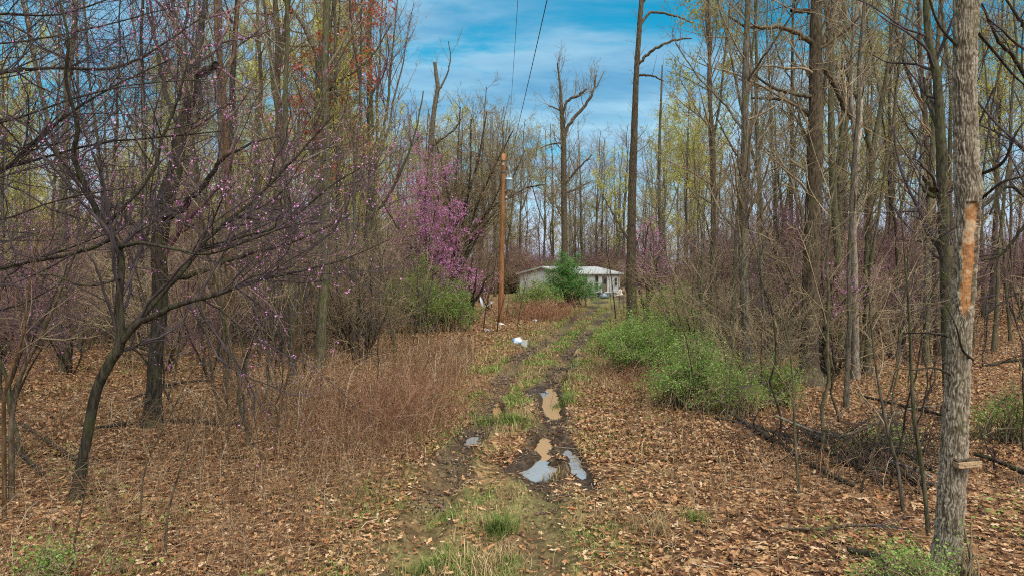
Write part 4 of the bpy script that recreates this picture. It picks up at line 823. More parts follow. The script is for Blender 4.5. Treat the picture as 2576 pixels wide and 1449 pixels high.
    vs = nd(N_, 'ShaderNodeVectorMath', operation='SCALE'); L_.new(mx.outputs[2], vs.inputs[0]); L_.new(k.outputs[0], vs.inputs[3]); L_.new(vs.outputs[0], bb.inputs['Base Color'])
    bp = nd(N_, 'ShaderNodeBump', Strength=.5, Distance=.006); L_.new(fine.outputs[0], bp.inputs['Height']); L_.new(bp.outputs[0], bb.inputs['Normal'])
    tr = link('trunk', me, m, root)
    m2, N_, L_, bb = newmat('bared orange wood', .8, .2); tc = N_.new('ShaderNodeTexCoord')
    mp = nd(N_, 'ShaderNodeMapping'); mp.inputs['Scale'].default_value = (3, 3, 22); L_.new(tc.outputs['Object'], mp.inputs[0])
    fib = nd(N_, 'ShaderNodeTexNoise', Scale=3.0, Detail=5.0, Roughness=.7); L_.new(mp.outputs[0], fib.inputs[0])
    blot = nd(N_, 'ShaderNodeTexNoise', Scale=8.0, Detail=6.0, Roughness=.65); L_.new(tc.outputs['Object'], blot.inputs[0])
    c1 = cramp(N_, [(.3, (.30, .15, .06)), (.55, (.52, .30, .15)), (.75, (.62, .44, .27))]); L_.new(fib.outputs[0], c1.inputs[0])
    c2 = cramp(N_, [(.42, (.52, .38, .24)), (.48, (.44, .17, .04)), (.58, (.22, .07, .018)), (.66, (.50, .30, .14)), (.75, (.66, .62, .56))]); L_.new(blot.outputs[0], c2.inputs[0])
    mx = nd(N_, 'ShaderNodeMix', data_type='RGBA'); mx.inputs[0].default_value = .68; L_.new(c1.outputs[0], mx.inputs[6]); L_.new(c2.outputs[0], mx.inputs[7]); L_.new(mx.outputs[2], bb.inputs['Base Color'])
    link('bare_wood', mesh('bare_wood', V, Q[wf]), m2, tr)
    rg = np.random.default_rng(5)
    for li, lm in enumerate([[(2465, 525, 10), (2500, 495, 8, .1), (2540, 440, 6, .2), (2600, 380, 4, .3)], [(2462, 440, 9), (2500, 425, 9, -.2), (2530, 400, 7, -.3), (2560, 330, 5, -.4), (2620, 260, 3, -.4)], [(2470, 500, 7), (2520, 460, 6, -.3), (2580, 440, 4, -.4), (2620, 400, 3, -.4)],
                             [(2448, 905, 7), (2425, 885, 6, -.25), (2415, 860, 5, -.35), (2405, 820, 3, -.45), (2380, 770, 2, -.5)], [(2396, 945, 6), (2350, 925, 5, -.2), (2290, 930, 3, -.3), (2230, 915, 2, -.4)], [(2398, 850, 5), (2340, 838, 4.5, .2), (2270, 838, 3, .4)],
                             [(2440, 60, 9), (2500, 130, 7, .2), (2560, 200, 5, .4), (2640, 260, 3, .5)], [(2410, 120, 8), (2360, 60, 6, -.3), (2330, -30, 4, -.5)]]):
        x = smooth_line([(*P(q[0], q[1], d + (q[3] if len(q) > 3 else 0)), q[2] / 2 / F * d) for q in lm], 22); x[:, :3] -= b
        v, f = tubes([(x[None, :, :3], x[None, :, 3], 7)]); link('limb', mesh('limb', v, f), M['bark_dark'], root)
        g1 = spawn([(x[None, :, :3], x[None, :, 3])], rg, 4.5, .25, 1, .6, ang=48, up=.05, wander=.15, nseg=6, rr=.5, rmin=.0026); g2 = spawn([g1], rg, 5, .15, 1, .25, ang=45, nseg=3, rr=.6, rmin=.002)
        if len(g1[0]): v, f = tubes([(*g1, 4), (*g2, 3)]); link('crown', mesh('crown', v, f), M['twig_dark'], root.children[-1])
    # the board nailed across it
    bw = bark('weathered board wood', (.20, .12, .06), (.48, .33, .19), None, 0, 3.0, 30, .4); bd = thing('nailed_board', 'short weathered board nailed across the big furrowed trunk', 'board', tuple(P(2434, 1166, d - .15)))
    s = d / F; bd.rotation_euler = (0, R(-4), R(4))
    MB().box((0, 0, 0), (60 * s, .085, 13 * s)).build('board_face', bw, bd); MB().box((0, .012, 8.5 * s), (57 * s, .06, 4 * s)).build('board_strip', M['bark_brown'], bd)
    for x in (-.06, .05): MB().tube([(x, -.035, 0), (x, -.047, 0)], .004, 6).build('nail', M['junk_dark'], bd)
furrowed()
print('heroes', time.time() - T0)

# ------------------------------------------------------------------ the wood: prototypes and copies
def fspec(L1, d1, ang=52, up=.07, L2=1.1, d2=1.6, L3=.5, d3=1.7, t0=.25, rm=.009):
    L1 *= 1.45; d1 *= 1.8; d2 *= 2.2; d3 *= 2.2
    return [dict(dens=d1, t0=t0, t1=.99, length=L1, ang=ang, asd=13, up=up, wander=.11, nseg=6, rr=.42, rmin=rm * 1.3, fall=.5),
            dict(dens=d2, t0=.2, t1=1, length=L2, ang=44, asd=13, up=.05, wander=.13, nseg=4, rr=.5, rmin=rm, fall=.4),
            dict(dens=d3, t0=.2, t1=1, length=L3, ang=44, asd=13, up=.04, wander=.13, nseg=2, rr=.6, rmin=rm * .8)]
PRO = {
 'bare': [wild(19, .15, 101, fspec(2.6, 1.3), bk='bark_grey', tw='twig_grey'), wild(21, .19, 102, fspec(3.0, 1.2, 48), bk='bark_brown', tw='twig_brown', fork=.45), wild(17, .12, 103, fspec(2.2, 1.5, 50, .1), bk='bark_grey', tw='twig_brown', curve=.09, fork=.55), wild(20, .16, 104, fspec(2.4, 1.0, 60, .04, t0=.5), bk='bark_dark', tw='twig_dark')],
 'mossy': [wild(18, .14, 111, fspec(2.4, 1.3), bk='bark_mossy', tw='twig_grey', fork=.35, curve=.06), wild(20, .17, 112, fspec(2.6, 1.1, 46), bk='bark_mossy', tw='twig_brown')],
 'yellow': [wild(20, .15, 121, fspec(2.6, 1.4), fork=.5, bk='bark_grey', tw='twig_brown', buds=('bud_yellow', 15, .115, 'buds')), wild(18, .14, 122, fspec(2.8, 1.4, 48), bk='bark_grey', tw='twig_grey', buds=('bud_yellow', 13, .115, 'buds'), fork=.4)],
 'olive': [wild(17, .13, 131, fspec(2.6, 1.5), bk='bark_brown', tw='twig_brown', buds=('bud_olive', 8, .10, 'buds'), fork=.3), wild(15, .11, 132, fspec(2.4, 1.6), bk='bark_grey', tw='twig_brown', buds=('bud_tan', 6, .09, 'buds'))],
 'pole': [wild(15, .075, 141, fspec(1.3, 1.0, 48, .08, .6, 1.8, .3, 1.4, .4), bk='bark_grey', tw='twig_grey', sides=6), wild(13, .06, 142, fspec(1.4, 1.1, 45, .1, .6, 1.8, .3, 1.4, .3), bk='bark_dark', tw='twig_brown', sides=6, curve=.09), wild(16, .085, 143, fspec(1.5, .9, 50, .08, .7, 1.6, .3, 1.4, .45), bk='bark_mossy', tw='twig_brown', sides=6, lean=.08)],
}
SHR = [wild(4.6, .035, 201, fspec(1.5, 1.8, 45, .08, .7, 2.4, .35, 2.2, .12, .006), bk='bark_dark', tw='twig_brown', stems=6, spread=.42, sides=5, curve=.12),
       wild(3.6, .03, 202, fspec(1.3, 2.0, 50, .05, .6, 2.6, .3, 2.2, .1, .0055), bk='bark_brown', tw='twig_tan', stems=8, spread=.55, sides=5, curve=.14),
       wild(5.4, .04, 203, fspec(1.8, 1.6, 48, .05, .8, 2.4, .35, 2.0, .15, .0065), bk='bark_dark', tw='twig_red', stems=5, spread=.4, sides=5, curve=.12, buds=('blossom', .25, .03, 'blossom')),
       wild(3.0, .026, 204, fspec(1.2, 2.0, 50, .03, .55, 2.6, .28, 2.0, .1, .005), bk='bark_brown', tw='twig_brown', stems=8, spread=.6, sides=5, curve=.15, buds=('leaf_lime', .5, .035, 'leaves'))]
SAP = [wild(5.5, .025, 211, fspec(1.0, 1.8, 42, .08, .5, 2.2, .25, 1.6, .25, .0045), bk='bark_brown', tw='twig_brown', sides=6, curve=.12, lean=.1), wild(4.2, .02, 212, fspec(.9, 2.0, 45, .06, .45, 2.4, .22, 1.6, .2, .004), bk='bark_dark', tw='twig_dark', sides=6, curve=.15, lean=.15), wild(6.5, .032, 213, fspec(1.2, 1.5, 42, .08, .6, 2.0, .3, 1.5, .3, .005), bk='bark_mossy', tw='twig_tan', sides=6, curve=.1, lean=.06)]
print('protos', time.time() - T0)

def pix(x, y, z): 
    dx, dy, dz = x, y, z - 3.0; fw = dy * math.cos(PITCH) - dz * math.sin(PITCH); uz = dy * math.sin(PITCH) + dz * math.cos(PITCH)
    return 1288 + F * dx / fw, 724.5 - F * uz / fw
kinds_lab = {'bare': ('bare_tree', 'bare tree'), 'mossy': ('mossy_tree', 'mossy bare tree'), 'yellow': ('budding_tree', 'yellow green budding tree'), 'olive': ('olive_budded_tree', 'dull olive budding tree'), 'pole': ('pole_tree', 'thin pole tree')}
LAB = []
SLOT = [(-9999, 'left of the leaning redbud'), (185, 'between leaning redbud and twisted tree'), (395, 'between twisted tree and ochre trunk'), (575, 'between ochre trunk and red maple'), (800, 'between red maple and ascending trunk'), (930, 'between ascending trunk and snag'), (1085, 'between snag and utility pole'), (1262, 'between utility pole and lone tree'),
        (1420, 'between lone tree and arching tree'), (1592, 'between arching tree and red budded tree'), (1790, 'between red budded tree and whorled trunk'), (1878, 'between whorled trunk and oak'), (2042, 'between oak and pale forked tree'), (2155, 'between pale forked tree and stubbed tree'), (2370, 'between stubbed tree and furrowed trunk'), (2440, 'right of the furrowed trunk')]
ORD = ['first', 'second', 'third', 'fourth', 'fifth', 'sixth', 'seventh', 'eighth', 'ninth', 'tenth', 'eleventh', 'twelfth', 'thirteenth', 'fourteenth', 'fifteenth']
def name_by_place():
    cells = {}
    for o, lb, x, y in LAB:
        u = 1288 + F * x / y; sl = [t for a, t in SLOT if u >= a][-1]; dp = 'near' if y < 22 else ('midway' if y < 42 else ('distant' if y < 75 else 'farthest'))
        cells.setdefault((lb, sl, dp), []).append((u, o))
    for (lb, sl, dp), l in cells.items():
        l.sort(key=lambda q: q[0])
        for i, (u, o) in enumerate(l): o['label'] = f'{dp} {lb} {sl}' if len(l) == 1 else f'{dp} {lb}, {ORD[min(i, 14)]} from the left {sl}'
def place_woods():
    rg = np.random.default_rng(55); pts = []
    def ok(x, y, md):
        return all((x - a) ** 2 + (y - b) ** 2 > md * md for a, b in pts)
    plan = [(30, 14, 26, 2.0), (78, 26, 48, 2.0), (92, 48, 85, 2.2), (45, 85, 135, 3)]
    centre_plan = 58
    for cnt, y0, y1, md in plan:
        k = 0; tries = 0
        while k < cnt and tries < 20000:
            tries += 1; y = rg.uniform(y0, y1); x = rg.uniform(-.86 * y - 3, .86 * y + 3); u = 1288 + F * x / y
            tx = (rutx(RUT_L, min(y, 70)) + rutx(RUT_R, min(y, 70))) / 2
            if y < 80 and abs(x - tx) < 4.5 + .06 * y: continue
            if 985 < u < 1730 and y < 58: continue
            if 940 < u < 1800 and y < 34: continue
            if 3 < x < 16 and 71 < y < 90: continue
            if 1285 < u < 1560 and y < 84: continue
            if u > 2300 and y < 24: continue
            if u < 700 and y < 20: continue
            if not ok(x, y, md): continue
            pts.append((x, y)); k += 1
            centre = 985 < u < 1730
            side = 'left' if u < 1150 else ('behind' if centre else 'right')
            if side == 'left': pr = dict(bare=.30, mossy=.08, yellow=.24, olive=.18, pole=.20)
            elif side == 'right': pr = dict(bare=.34, mossy=.20, yellow=.09, olive=.12, pole=.25)
            else: pr = dict(bare=.5, mossy=.1, yellow=.08, olive=.17, pole=.15)
            if y < 24: pr['yellow'] = 0; pr['olive'] = 0
            kk = list(pr); p = np.array([pr[q] for q in kk]); kd = kk[rg.choice(len(kk), p=p / p.sum())]
            s = rg.uniform(.85, 1.15); sw = rg.uniform(.6, .95)
            if centre: s *= np.clip((rg.uniform(300, 400) and (680 - rg.uniform(290, 420)) / F * y + 3 - float(base_z(x, y))) / 19, .35, 1.2)
            where = {'left': 'in the wood left of the track', 'right': 'in the wood right of the track', 'behind': 'in the wood behind the pole and mobile home'}[side]
            nm, lb = kinds_lab[kd]
            LAB.append((plant(nm, PRO[kd][rg.integers(len(PRO[kd]))], f'{lb} {where}', 'tree', x, y, (s * sw, s * sw, s) if not centre else s, rg.uniform(0, 6.28), f'{lb.split(" with ")[0]} group {where}', tilt=rg.uniform(0, .09)), lb, x, y))
    k = 0
    while k < centre_plan:
        y = rg.uniform(60, 118); u = rg.uniform(1000, 1740); x = (u - 1288) / F * y
        tx = (rutx(RUT_L, min(y, 70)) + rutx(RUT_R, min(y, 70))) / 2
        if (y < 92 and (1270 < u < 1580 or abs(x - tx) < 7)) or not ok(x, y, 1.6): continue
        pts.append((x, y)); k += 1; top = 300 + 70 * rg.uniform() + (60 if 1440 < u < 1600 else 0)
        s = ((680 - top) / F * y + 3 - float(base_z(x, y))) / 18; kd = ['bare', 'olive', 'yellow', 'mossy'][rg.choice(4, p=[.42, .33, .13, .12])]; nm, lb = kinds_lab[kd]
        LAB.append((plant(nm, PRO[kd][rg.integers(len(PRO[kd]))], '-', 'tree', x, y, s, rg.uniform(0, 6.28), f'{lb.split(" with ")[0]} group in the wood behind the pole and mobile home'), lb, x, y))
    for (u, y) in [(640, 38), (700, 44), (745, 34), (770, 52), (850, 46), (870, 36), (900, 55), (830, 60), (680, 58), (600, 50), (955, 62), (1720, 48), (1760, 60), (2120, 40), (2170, 52), (2230, 44), (2500, 36), (2545, 46), (60, 75), (2300, 70)]:
        x = (u - 1288) / F * y; pts.append((x, y)); s = rg.uniform(.85, 1.05) * (1 if y < 80 else .95)
        LAB.append((plant('budding_tree', PRO['yellow'][rg.integers(2)], '-', 'tree', x, y, (s * .8, s * .8, s), rg.uniform(0, 6.28), 'yellow green budding tree group beside the track clearing'), 'yellow green budding tree', x, y))
    # shrubs: the brown tangle under the trees
    sp = []; k = 0; tries = 0
    while k < 230 and tries < 20000:
        tries += 1; y = 15 + 42 * rg.uniform() ** 1.2; x = rg.uniform(-.85 * y, .85 * y); u = 1288 + F * x / y
        tx = (rutx(RUT_L, y) + rutx(RUT_R, y)) / 2
        lim = 3.4 + .05 * y
        if abs(x - tx) < lim or (1240 < u < 1560 and y < 62) or (u < 560 and y < 26 and rg.uniform() < .8) or (u > 1900 and y < 22 and rg.uniform() < .75): continue
        if u < 1288 and y < 24 and x > -4.2: continue
        if 540 < u < 930 and y < 21: continue
        if u > 2350 and y < 60 and rg.uniform() < .9: continue
        if 925 < u < 1250 and 21 < y < 50: continue
        if 1500 < u < 1900 and y < 27 and rg.uniform() < .6: continue
        if any((x - a) ** 2 + (y - b) ** 2 < 1.2 for a, b in sp): continue
        sp.append((x, y)); j = rg.choice(4, p=[.36, .26, .18, .20]); k += 1
        side = 'left' if u < 1288 else 'right'; lb = ['dark leafless shrub', 'tan leafless shrub', 'purplish twiggy shrub', 'new leafed brown shrub'][j]
        LAB.append((plant(['dark_shrub', 'tan_shrub', 'purple_shrub', 'leafing_shrub'][j], SHR[j], f'{lb} in the undergrowth {side} of the track', 'shrub', x, y, rg.uniform(.7, 1.25), rg.uniform(0, 6.28), f'{lb.split(" with ")[0].split(" flecked")[0]}s {side} of the track'), lb, x, y))
    for (u, y, sc_) in [(1500, 66, .8), (1530, 63, .9), (1556, 60, .85), (1540, 52, .7), (1330, 62, .8), (1300, 57, .75), (1372, 64, .7), (1322, 46, .65), (1346, 44, .6), (1290, 44, .7), (1275, 50, .8), (1570, 44, .75), (1625, 38, .8), (1640, 30, .8), (1560, 56, .9), (1600, 50, 1.0)]:
        x = (u - 1288) / F * y; j = rg.integers(3); lb = ['thin brown sapling', 'crooked dark sapling', 'slim mossy sapling'][j]
        LAB.append((plant('sapling', SAP[j], '-', 'sapling', x, y, sc_, rg.uniform(0, 6.28), 'saplings by the clearing before the mobile home', tilt=.1), lb, x, y))
    k = 0
    while k < 45:
        y = rg.uniform(13, 30); u = rg.uniform(520, 1080); x = (u - 1288) / F * y; tx = rutx(RUT_L, y)
        if x > tx - 3.2: continue
        k += 1; j = rg.integers(3); lb = ['thin brown sapling', 'crooked dark sapling', 'slim mossy sapling'][j]
        LAB.append((plant('sapling', SAP[j], '-', 'sapling', x, y, rg.uniform(.7, 1.25), rg.uniform(0, 6.28), 'saplings left of the track', tilt=.12), lb, x, y))
    k = 0
    while k < 90:
        y = 8.5 + 34 * rg.uniform() ** 1.2; x = rg.uniform(-.8 * y, .8 * y); u = 1288 + F * x / y; tx = (rutx(RUT_L, y) + rutx(RUT_R, y)) / 2
        if abs(x - tx) < 2.6 + .03 * y or (1290 < u < 1550) or (y < 11 and -4.5 < x < 4.2) or (y < 10 and x < 0): continue
        k += 1; j = rg.integers(3); side = 'left' if u < 1288 else 'right'; lb = ['thin brown sapling', 'crooked dark sapling', 'slim mossy sapling'][j]
        LAB.append((plant('sapling', SAP[j], f'{lb} in the undergrowth {side} of the track', 'sapling', x, y, rg.uniform(.6, 1.15), rg.uniform(0, 6.28), f'saplings {side} of the track', tilt=.1), lb, x, y))
place_woods(); name_by_place()
print('woods', time.time() - T0)

def instancer(name, protos, xs, ys, zs, sc, which, rz):
    """a mass nobody could count: points carrying copies of the prototype plants"""
    me = bpy.data.meshes.new(name); me.vertices.add(len(xs)); me.vertices.foreach_set('co', np.stack([xs, ys, zs], -1).astype(np.float32).ravel())
    for nm, ty, v in (('size', 'FLOAT', sc.astype(np.float32)), ('which', 'INT', which.astype(np.int32)), ('turn', 'FLOAT', rz.astype(np.float32))):
        me.attributes.new(nm, ty, 'POINT').data.foreach_set('value', v)
    ob = link(name, me); ng = bpy.data.node_groups.new(name, 'GeometryNodeTree'); ng.interface.new_socket('Geometry', in_out='INPUT', socket_type='NodeSocketGeometry'); ng.interface.new_socket('Geometry', in_out='OUTPUT', socket_type='NodeSocketGeometry')
    N_, L_ = ng.nodes, ng.links; gi = N_.new('NodeGroupInput'); go = N_.new('NodeGroupOutput'); jo = N_.new('GeometryNodeJoinGeometry')
    def attr(nm, ty):
        n = N_.new('GeometryNodeInputNamedAttribute'); n.data_type = ty; n.inputs['Name'].default_value = nm; return n.outputs[0]
    w_, s_, t_ = attr('which', 'INT'), attr('size', 'FLOAT'), attr('turn', 'FLOAT'); cb_ = N_.new('ShaderNodeCombineXYZ'); L_.new(t_, cb_.inputs[2])
    for k, obs in enumerate(protos):
        j2 = N_.new('GeometryNodeJoinGeometry')
        for o in obs:
            oi = N_.new('GeometryNodeObjectInfo'); oi.inputs['Object'].default_value = o; oi.transform_space = 'ORIGINAL'; L_.new(oi.outputs['Geometry'], j2.inputs[0])
        eq = N_.new('FunctionNodeCompare'); eq.data_type = 'INT'; eq.operation = 'EQUAL'; L_.new(w_, eq.inputs[2]); eq.inputs[3].default_value = k
        ip = N_.new('GeometryNodeInstanceOnPoints'); L_.new(gi.outputs[0], ip.inputs['Points']); L_.new(eq.outputs[0], ip.inputs['Selection']); L_.new(j2.outputs[0], ip.inputs['Instance']); L_.new(cb_.outputs[0], ip.inputs['Rotation']); L_.new(s_, ip.inputs['Scale'])
        L_.new(ip.outputs[0], jo.inputs[0])
    L_.new(jo.outputs[0], go.inputs[0]); md = ob.modifiers.new('copies', 'NODES'); md.node_group = ng
    return tag(ob, kind='stuff')
def first_of(nm):
    return list(bpy.data.objects[nm].children)
def far_wood():
    rg = np.random.default_rng(77)
    names = ['bare_tree', 'budding_tree', 'olive_budded_tree', 'pole_tree', 'mossy_tree']
    pr = [first_of(n) for n in names]
    n = 950; y = 95 + 190 * rg.uniform(size=n) ** 1.1; x = rg.uniform(-.95, .95, n) * y; u = 1288 + F * x / y
    keep = ~((u > 1260) & (u < 1700) & (y < 105)) & (rg.uniform(size=n) < np.where(u > 1720, .5, 1)); x, y, u = x[keep], y[keep], u[keep]; n = len(x)
    sc = rg.uniform(.75, 1.1, n) * np.where((u > 960) & (u < 1750), .85, 1)
    wh = np.array([rg.choice(5, p=[.22, .42, .22, .08, .06]) if q < 980 else rg.choice(5, p=[.48, .10, .22, .14, .06]) for q in u])
    instancer('far_wood', pr, x, y, base_z(x, y), sc, wh, rg.uniform(0, 6.28, n))
    pr = [first_of(q) for q in ('dark_shrub', 'tan_shrub', 'purple_shrub')]
    n = 1300; y = 34 + 95 * rg.uniform(size=n) ** 1.2; x = rg.uniform(-.9, .9, n) * y; u = 1288 + F * x / y; tx = (rutx(RUT_L, np.minimum(y, 76)) + rutx(RUT_R, np.minimum(y, 76))) / 2
    keep = ~((u > 2300) & (y < 62)) & ~((u > 925) & (u < 1250) & (y < 50)) & ~((np.abs(x - tx) < 5.5 + .05 * y) & (y < 86)) & ~((u > 1220) & (u < 1570) & (y < 86)); x, y = x[keep], y[keep]
    k = 260; yb = rg.uniform(87, 112, k); ub = rg.uniform(1230, 1640, k); xb = (ub - 1288) / F * yb; far_ok = ~((xb > 3) & (xb < 16) & (yb < 92)); x = np.concatenate([x, xb[far_ok]]); y = np.concatenate([y, yb[far_ok]]); n = len(x)
    instancer('far_undergrowth', pr, x, y, base_z(x, y), rg.uniform(.7, 1.35, n), rg.integers(0, 3, n), rg.uniform(0, 6.28, n))
far_wood()
print('far', time.time() - T0)

# ------------------------------------------------------------------ green bushes
def bush(label, u, v, wpx, hpx, leafm, seed, n=26, per=26, size=.05, d=None, dep=None, name='honeysuckle_bush'):
    rg = np.random.default_rng(seed); p = G(u, v) if d is None else P(u, v, d); d = p[1]; z0 = float(gz(p[0], p[1])); W_ = wpx / F * d; H_ = hpx / F * d; D_ = dep or W_ * .8
    root = thing(name, label, 'bush', (p[0], p[1], z0)); ns = 9
    st = np.stack([rg.normal(size=n) * W_ * .16, rg.normal(size=n) * D_ * .16, np.full(n, -.05)], -1); az = rg.uniform(0, 6.283, n); rr = np.sqrt(rg.uniform(.0, 1, n)) * rg.uniform(.7, 1.3, n) * np.where(rg.uniform(size=n) < .2, 1.35, 1)
    end = np.stack([np.cos(az) * W_ * .5 * rr, np.sin(az) * D_ * .5 * rr, H_ * (1.05 - .6 * np.minimum(rr, 1.1) ** 2) * rg.uniform(.3, 1.15, n)], -1)
    t = np.linspace(0, 1, ns)[None, :, None]; pts = st[:, None] * (1 - t) + end[:, None] * t; pts[..., 2] += np.sin(t[..., 0] * math.pi) * H_ * .2; pts[:, 1:] += rg.normal(size=(n, ns - 1, 3)) * .02 * W_
    rad = np.linspace(.012, .004, ns)[None] * np.ones((n, 1)) * max(1, d / 22)
    k = max(1, d / 16)
    g1 = spawn([(pts, rad)], rg, 3.5 / k ** .5, .25, 1, .3 * W_ ** .6, ang=55, up=.02, wander=.18, nseg=5, rr=.6, rmin=.0028 * k, droop=.12); g2 = spawn([g1], rg, 6 / k ** .5, .1, 1, .24 * k ** .5, ang=50, nseg=2, rr=.6, rmin=.002 * k, droop=.1)
    v, q = tubes([(pts, rad, 5), (*g1, 3), (*g2, 3)]); link('stems', mesh('stems', v, q), M['twig_brown'], root)
    lp = scatter_on([g1, g2], rg, per * 3.4 / k, .1, .06 * k ** .5); v, q = leaf_quads(lp, size * .8 * k ** .62, rg, .6, .8); link('leaves', mesh('leaves', v, q, False), M[leafm], root)
    return root
bush('rounded deep green bush in front of the mobile home', 1430, 772, 146, 122, 'leaf_deep', 41, 110, 46)
bush('green vine clad growth climbing the lone tree above the bush', 1426, 766, 60, 170, 'leaf_deep', 42, 34, 14, name='climbing_vine')
bush('lower green bush between the utility pole and the rounded bush', 1348, 776, 135, 72, 'leaf_green', 43, 80, 26)
bush('tall yellow green bush behind the low redbud', 1050, 800, 230, 180, 'leaf_lime', 44, 100, 22, d=33)
bush('bright green bush left of the satellite dish', 1130, 805, 160, 115, 'leaf_green', 45, 80, 24, d=34)
bush('wide bright green thicket at the right verge of the track', 1625, 940, 270, 140, 'leaf_green', 46, 120, 14)
bush('green bush at the foot of the whorled grey trunk', 1745, 1050, 260, 170, 'leaf_green', 47, 110, 11, d=15)
bush('loose arching green bush rising behind the verge thicket', 1690, 890, 300, 190, 'leaf_lime', 48, 100, 10, d=22)
bush('small lime green bush between the whorled trunk and the oak', 1945, 1045, 190, 120, 'leaf_lime', 49, 60, 13, d=15)
bush('pale lime bush at the right edge behind the furrowed trunk', 2540, 1160, 200, 150, 'leaf_lime', 50, 60, 10, d=12)
bush('green honeysuckle sprays around the foot of the furrowed trunk', 2290, 1475, 240, 120, 'leaf_green', 51, 40, 26, size=.034, d=6.2)
bush('leafy green runner at the right foot of the furrowed trunk', 2440, 1450, 90, 190, 'leaf_green', 52, 14, 16, size=.03, d=6.4)
bush('small green bush in the lower left corner', 110, 1475, 170, 85, 'leaf_green', 53, 34, 30, size=.034, d=6.5)
bush('low green sprig near the bottom edge right of the corner bush', 285, 1465, 60, 50, 'leaf_green', 54, 12, 26, size=.028, d=6.6)
bush('wispy lime green bush at the edge of the leaves before the whorled trunk', 1850, 1075, 190, 110, 'leaf_lime', 57, 70, 9, d=14)
bush('bright green bush nearest the track at the left end of the verge thicket', 1545, 905, 120, 90, 'leaf_lime', 58, 60, 16, d=24)
bush('small pale green bush between the verge thicket and the oak', 1840, 985, 160, 90, 'leaf_lime', 56, 50, 14, d=17.5)
bush('sparse green bush under the brambles at the pole', 1300, 800, 90, 50, 'leaf_lime', 55, 24, 14)

# ------------------------------------------------------------------ brambles, weeds, grass and leaf litter
def arcs(n, cx_, cy_, sx, sy, h, rg, bend=.6, r=.0035, nseg=4):
    st = np.stack([cx_ + rg.normal(size=n) * sx, cy_ + rg.normal(size=n) * sy], -1); z = base_z(st[:, 0], st[:, 1]); az = rg.uniform(0, 6.283, n); hh = h * rg.uniform(.5, 1.15, n); t = np.linspace(0, 1, nseg + 1)[None]
    bd = (bend * hh * rg.uniform(.3, 1.4, n))[:, None]
    pts = np.stack([st[:, :1] + np.cos(az)[:, None] * bd * t ** 1.7, st[:, 1:] + np.sin(az)[:, None] * bd * t ** 1.7, z[:, None] - .02 + hh[:, None] * (1.25 * t - .45 * t ** 3)], -1)
    pts[:, 1:] += rg.normal(size=(n, nseg, 3)) * .025 * h
    return pts, np.linspace(1, .5, nseg + 1)[None] * (r * rg.uniform(.7, 1.3, n))[:, None]
def bramble(label, u, v, n, sx, sy, h, seed, r=.004, m='cane', d=None):
    rg = np.random.default_rng(seed); p = G(u, v) if d is None else P(u, v, d); a = arcs(n, p[0], p[1], sx, sy, h, rg, .8, r); g = spawn([a], rg, 2.2, .2, 1, .34, ang=50, nseg=3, rr=.7, rmin=r * .6, wander=.2)
    z0 = float(base_z(p[0], p[1])); v_, q = tubes([(*a, 3), (*g, 3)]); o = link('bramble_thicket', mesh('bramble_thicket', v_ - np.array([p[0], p[1], z0]), q), M[m], None, (p[0], p[1], z0)); tag(o, label, 'brambles')
bramble('wide red brown bramble thicket left of the track', 985, 1095, 430, .85, 1.3, 1.05, 61, .0045)
bramble('tall red brown bramble patch beside the utility pole', 1365, 805, 420, 1.1, 1.3, 1.35, 62, .009)
bramble('thin red brown brambles behind the wide thicket', 1090, 1000, 260, .9, 1.6, .8, 63, .0045)
bramble('tan brown brambles at the left in front of the dark woods', 760, 1020, 380, 1.2, 1.5, 1.1, 64, .004, 'stem')
bramble('dark brambles under the verge thicket', 1640, 960, 300, .8, .5, .5, 65, .005)

def weeds():
    rg = np.random.default_rng(91); gs = []
    def add(n, fx, fy, h, r, bend=.5):
        x = fx(n); y = fy(n); tx = (rutx(RUT_L, y) + rutx(RUT_R, y)) / 2; keep = np.abs(x - tx) > 1.5 + .3 * rg.normal(size=n); x, y = x[keep], y[keep]
        a = arcs(len(x), 0, 0, 0, 0, h, rg, bend, r); off = np.stack([x, y, base_z(x, y) - base_z(0, 0)], -1); gs.append((a[0] + off[:, None], a[1] * np.clip(y / 11, .8, 2.4)[:, None], 3))
    add(4200, lambda n: -1.3 - np.abs(rg.normal(size=n)) * 2.2, lambda n: rg.uniform(6, 26, n), .75, .0026)
    add(3000, lambda n: rg.uniform(-9, -1, n), lambda n: rg.uniform(5.6, 14, n), .65, .0032, .9)
    add(420, lambda n: -1.2 - np.abs(rg.normal(size=n)) * 3.4, lambda n: rg.uniform(6.5, 24, n), 1.25, .0048, .3)
    add(900, lambda n: rg.uniform(1, 8, n), lambda n: rg.uniform(6, 13, n), .35, .0022, .9)
    add(1500, lambda n: rg.uniform(-22, -2, n), lambda n: rg.uniform(14, 40, n), 1.0, .0035)
    add(1300, lambda n: 2 + np.abs(rg.normal(size=n)) * 2.4, lambda n: rg.uniform(7, 26, n), .55, .0024)
    add(1600, lambda n: rg.uniform(2.5, 30, n), lambda n: rg.uniform(12, 42, n), 1.0, .0035)
    add(1500, lambda n: rg.normal(size=n) * 4 + 0, lambda n: rg.uniform(28, 60, n), .45, .004)
    g2 = spawn([(a, b) for a, b, _ in gs[:3]], rg, .9, .4, 1, .22, ang=40, nseg=2, rr=.7, rmin=.0016)
    v, q = tubes(gs + [(*g2, 3)]); tag(link('dry_weeds', mesh('dry_weeds', v, q), M['stem']), kind='stuff')
weeds()
